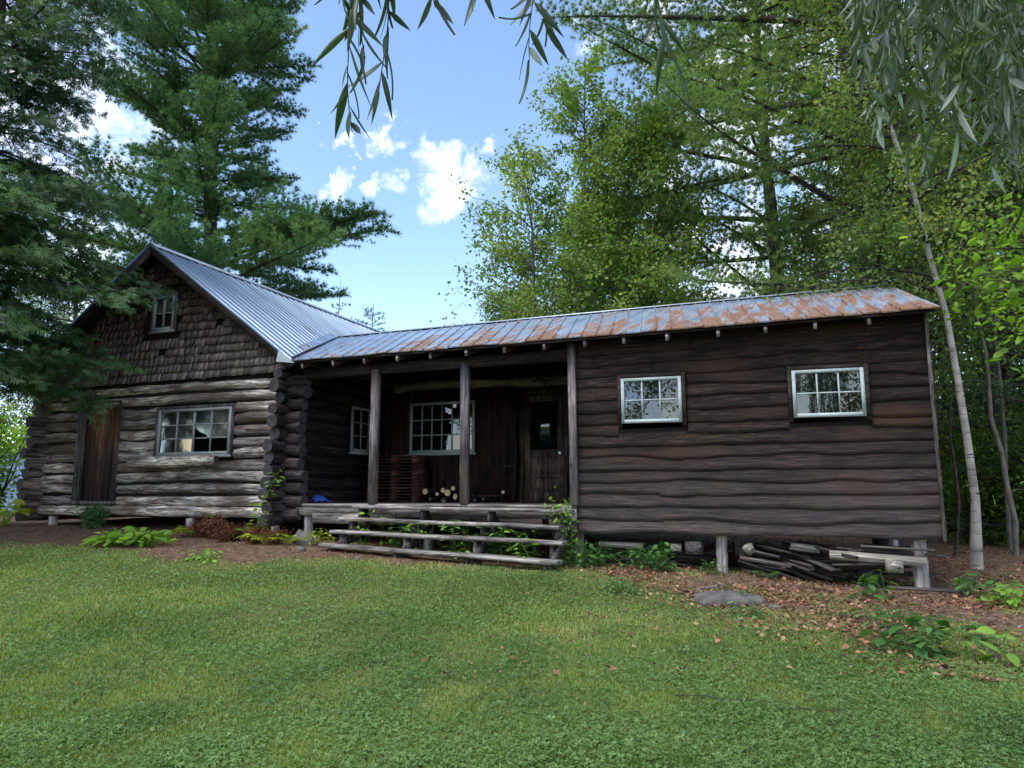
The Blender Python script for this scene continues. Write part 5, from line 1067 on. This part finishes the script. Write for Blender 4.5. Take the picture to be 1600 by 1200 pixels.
def stemplant(loc, h, k, leaf, mat, label, seed, name='weed', cat='weed', w=.1, nst=1, tpl=LEAF, lean=0):
    global rng
    rng = np.random.default_rng(seed); tb = MB(); cb = MB(); Ps = []; Ds = []
    for s_i in range(nst):
        Q = polyline((rng.normal()*w*(nst > 1), rng.normal()*w*(nst > 1), -.02), (rng.normal()*.2+lean, rng.normal()*.2, 1), h*rng.uniform(.7, 1.1), 9, droop=.2, wob=.07); tb.tube(Q, np.linspace(.006, .002, 10), 5, .3)
        for i in range(k):
            u = .15+.85*(i+.5)/k; q = np.array([np.interp(u*9, np.arange(10), Q[:, j]) for j in range(3)]); a = i*2.4+rng.normal()*.4; d = np.array([math.cos(a), math.sin(a), rng.uniform(-.3, .35)]); e = q+d*w*.5; tb.tube([q, e], [.0025, .0015], 4, .3); Ps.append(e); Ds.append(d+[0, 0, -.25])
    Ps = np.array(Ps); Ds = np.array(Ds); n = len(Ps); scatter(cb, *tpl, Ps, frames(Ds, rng.normal(size=n)*.35, leaf*rng.uniform(.6, 1.2, n)), np.clip(.5+.25*rng.normal(size=n), 0, 1))
    root = empty(name, loc, label=label, cat=cat); tb.build('stem', mat, root); cb.build('leaves', mat, root); return root
stemplant(gY(402, 9.35), 1.15, 40, .11, M['hosta'], 'thin green sapling standing at the cabin corner', 60, 'sapling', 'sapling', .13)
stemplant(gY(318, 9.55), .5, 8, .10, M['yellowleaf'], 'yellow sprig rising behind the cabin stilt', 61)
stemplant(gpx(330, 874), .16, 9, .08, M['hosta'], 'low green weed at the lawn edge left of the ferns', 62, nst=7, w=.13)
stemplant(gY(490, 9.3), .28, 8, .07, M['yellowleaf'], 'yellow-green weed at the left end of the lowest step', 63, nst=7, w=.12)
stemplant(gpx(968, 925), .16, 9, .06, M['clover'], 'dense little weed tuft at the lawn edge before the wing', 64, nst=14, w=.1, name='weed_tuft')
for i, (px, py, h, lf_, k, ns_, lab, mt) in enumerate([(1440, 1022, .36, .13, 10, 6, 'broad-leaved green weed at the lower right lawn edge', 'weed'), (1400, 1000, .28, .11, 9, 5, 'smaller broad-leaved weed left of the larger one', 'weed'), (1372, 935, .32, .12, 9, 5, 'green weed in the litter left of the right stilt', 'weed'), (1490, 1000, .26, .13, 7, 4, 'leafy weed between the broad-leaved weed and the yellow-green one', 'weed'), (1560, 1035, .30, .15, 6, 4, 'yellow-green round-leaved weed near the right picture edge', 'hosta'), (1545, 935, .32, .11, 9, 7, 'weed clump at the forest edge right of the stilt', 'weed'), (1590, 950, .30, .12, 9, 6, 'leafy weed at the right edge of the litter', 'hosta'), (1420, 915, .25, .07, 9, 3, 'small weed sprig against the right stilt', 'hosta'), (1330, 912, .22, .05, 9, 4, 'small weed in front of the beam heap', 'weed'), (1175, 965, .16, .06, 8, 9, 'small weed cluster right below the flat stone', 'clover'), (1150, 940, .2, .07, 8, 3, 'sprig growing on the flat grey stone', 'weed'), (1030, 880, .42, .09, 14, 9, 'yellow-green feathery weed under the wing', 'weed'), (1000, 880, .34, .08, 12, 7, 'green weed left of the feathery one under the wing', 'weed'), (925, 875, .42, .08, 12, 9, 'leafy weed beside the right end of the steps', 'weed'), (905, 868, .34, .08, 10, 7, 'dark weed at the foot of the wing corner', 'weed'), (1110, 885, .2, .06, 8, 6, 'weed left of the middle stilt', 'weed'), (1290, 940, .12, .05, 7, 6, 'tiny weed in the litter', 'clover'), (1360, 965, .13, .06, 7, 7, 'low weed in the red litter', 'clover'), (1520, 925, .2, .08, 8, 5, 'weed beside the flat plank', 'weed')]):
    stemplant(gpx(px, py) if py >= 895 else gY(px, 9.78-.1*(i % 3)), h, k, lf_, M[mt], lab, 70+i, nst=ns_, w=.12)
# plants growing behind and through the steps, and the vine on the right
for i, (X, lab) in enumerate(((-5.95, 'leafy weed growing between the steps at the left'), (-5.4, 'leafy weed behind the steps left of the middle'), (-4.75, 'leafy weed behind the steps at the middle'), (-4.1, 'broad leafy weed behind the steps right of the middle'), (-3.55, 'leafy weed behind the right end of the steps'), (-4.45, 'taller weed rising between the upper treads'))):
    stemplant(np.array([X, 9.42+.25*(i % 2), float(gz(X, 9.5))]), .55+.1*(i == 5), 14, .10, M['weed'] if i % 2 else M['hosta'], lab, 100+i, nst=5, w=.2)
rng = np.random.default_rng(120); root = empty('climbing_vine', (-2.98, 9.75, float(gz(-3, 9.7))), label='yellow-green vine climbing the right end of the steps', cat='vine'); tb = MB(); cb = MB(); Ps = []
for k in range(5):
    Q = polyline((rng.normal()*.05, rng.normal()*.05, 0), (rng.normal()*.12, -.05, 1), .95, 9, wob=.12); tb.tube(Q, .004, 5); Ps.append(Q[1:].repeat(4, 0)+rng.normal(size=(36, 3))*.05)
Ps = np.vstack(Ps); n = len(Ps); scatter(cb, *LEAF, Ps, frames(rdir(n, .6)+[0, -.4, -.2], rng.normal(size=n), .085*rng.uniform(.5, 1.1, n)), rng.random(n)); tb.build('stem', M['weed'], root); cb.build('leaves', M['hosta'], root)

# trees behind the camera, mirrored in the window panes
for x, y, s_, lab in ((-16, -16, 1.2, 'leafy tree far behind the camera, left'), (-7, -20, 1.3, 'leafy tree behind the camera mirrored in the wing windows'), (3, -15, 1.0, 'leafy tree behind the camera, right'), (12, -19, 1.3, 'leafy tree far behind the camera, right'), (-27, -10, 1.3, 'leafy tree behind the camera at the far left')):
    dup(wd, (x, y, -.1), rng.uniform(0, 6), s_, label=lab, cat='deciduous tree')

# needle litter caught along the ridge and laps of the wing roof
rng = np.random.default_rng(200); n = 2600; X = np.where(rng.random(n) < .7, 1.5-rng.exponential(.9, n), rng.uniform(-7, 1.5, n)); u = np.clip(1-rng.exponential(.16, n), .02, .985)
keep = (X > -7.5) & (X < 1.55) & (noise2(X, u*6, 5, 12) > -.1); X = X[keep]; u = u[keep]; n = len(X)
P = np.stack([X, EY+(RY-EY)*u, Z(EZ)+(RZ-EZ)*u+.016], -1); a = rng.uniform(0, 6.28, n); d0 = np.stack([np.cos(a), np.sin(a)*.94, np.sin(a)*.33], -1)
mb = MB(); scatter(mb, lt, lf, P, frames(d0, rng.normal(size=n)*.3, rng.uniform(.015, .04, n)), rng.uniform(0, .6, n)); mb.build('needle_litter', M['litter'], label='brown needles and leaf litter caught on the wing roof', cat='litter', kind='stuff')
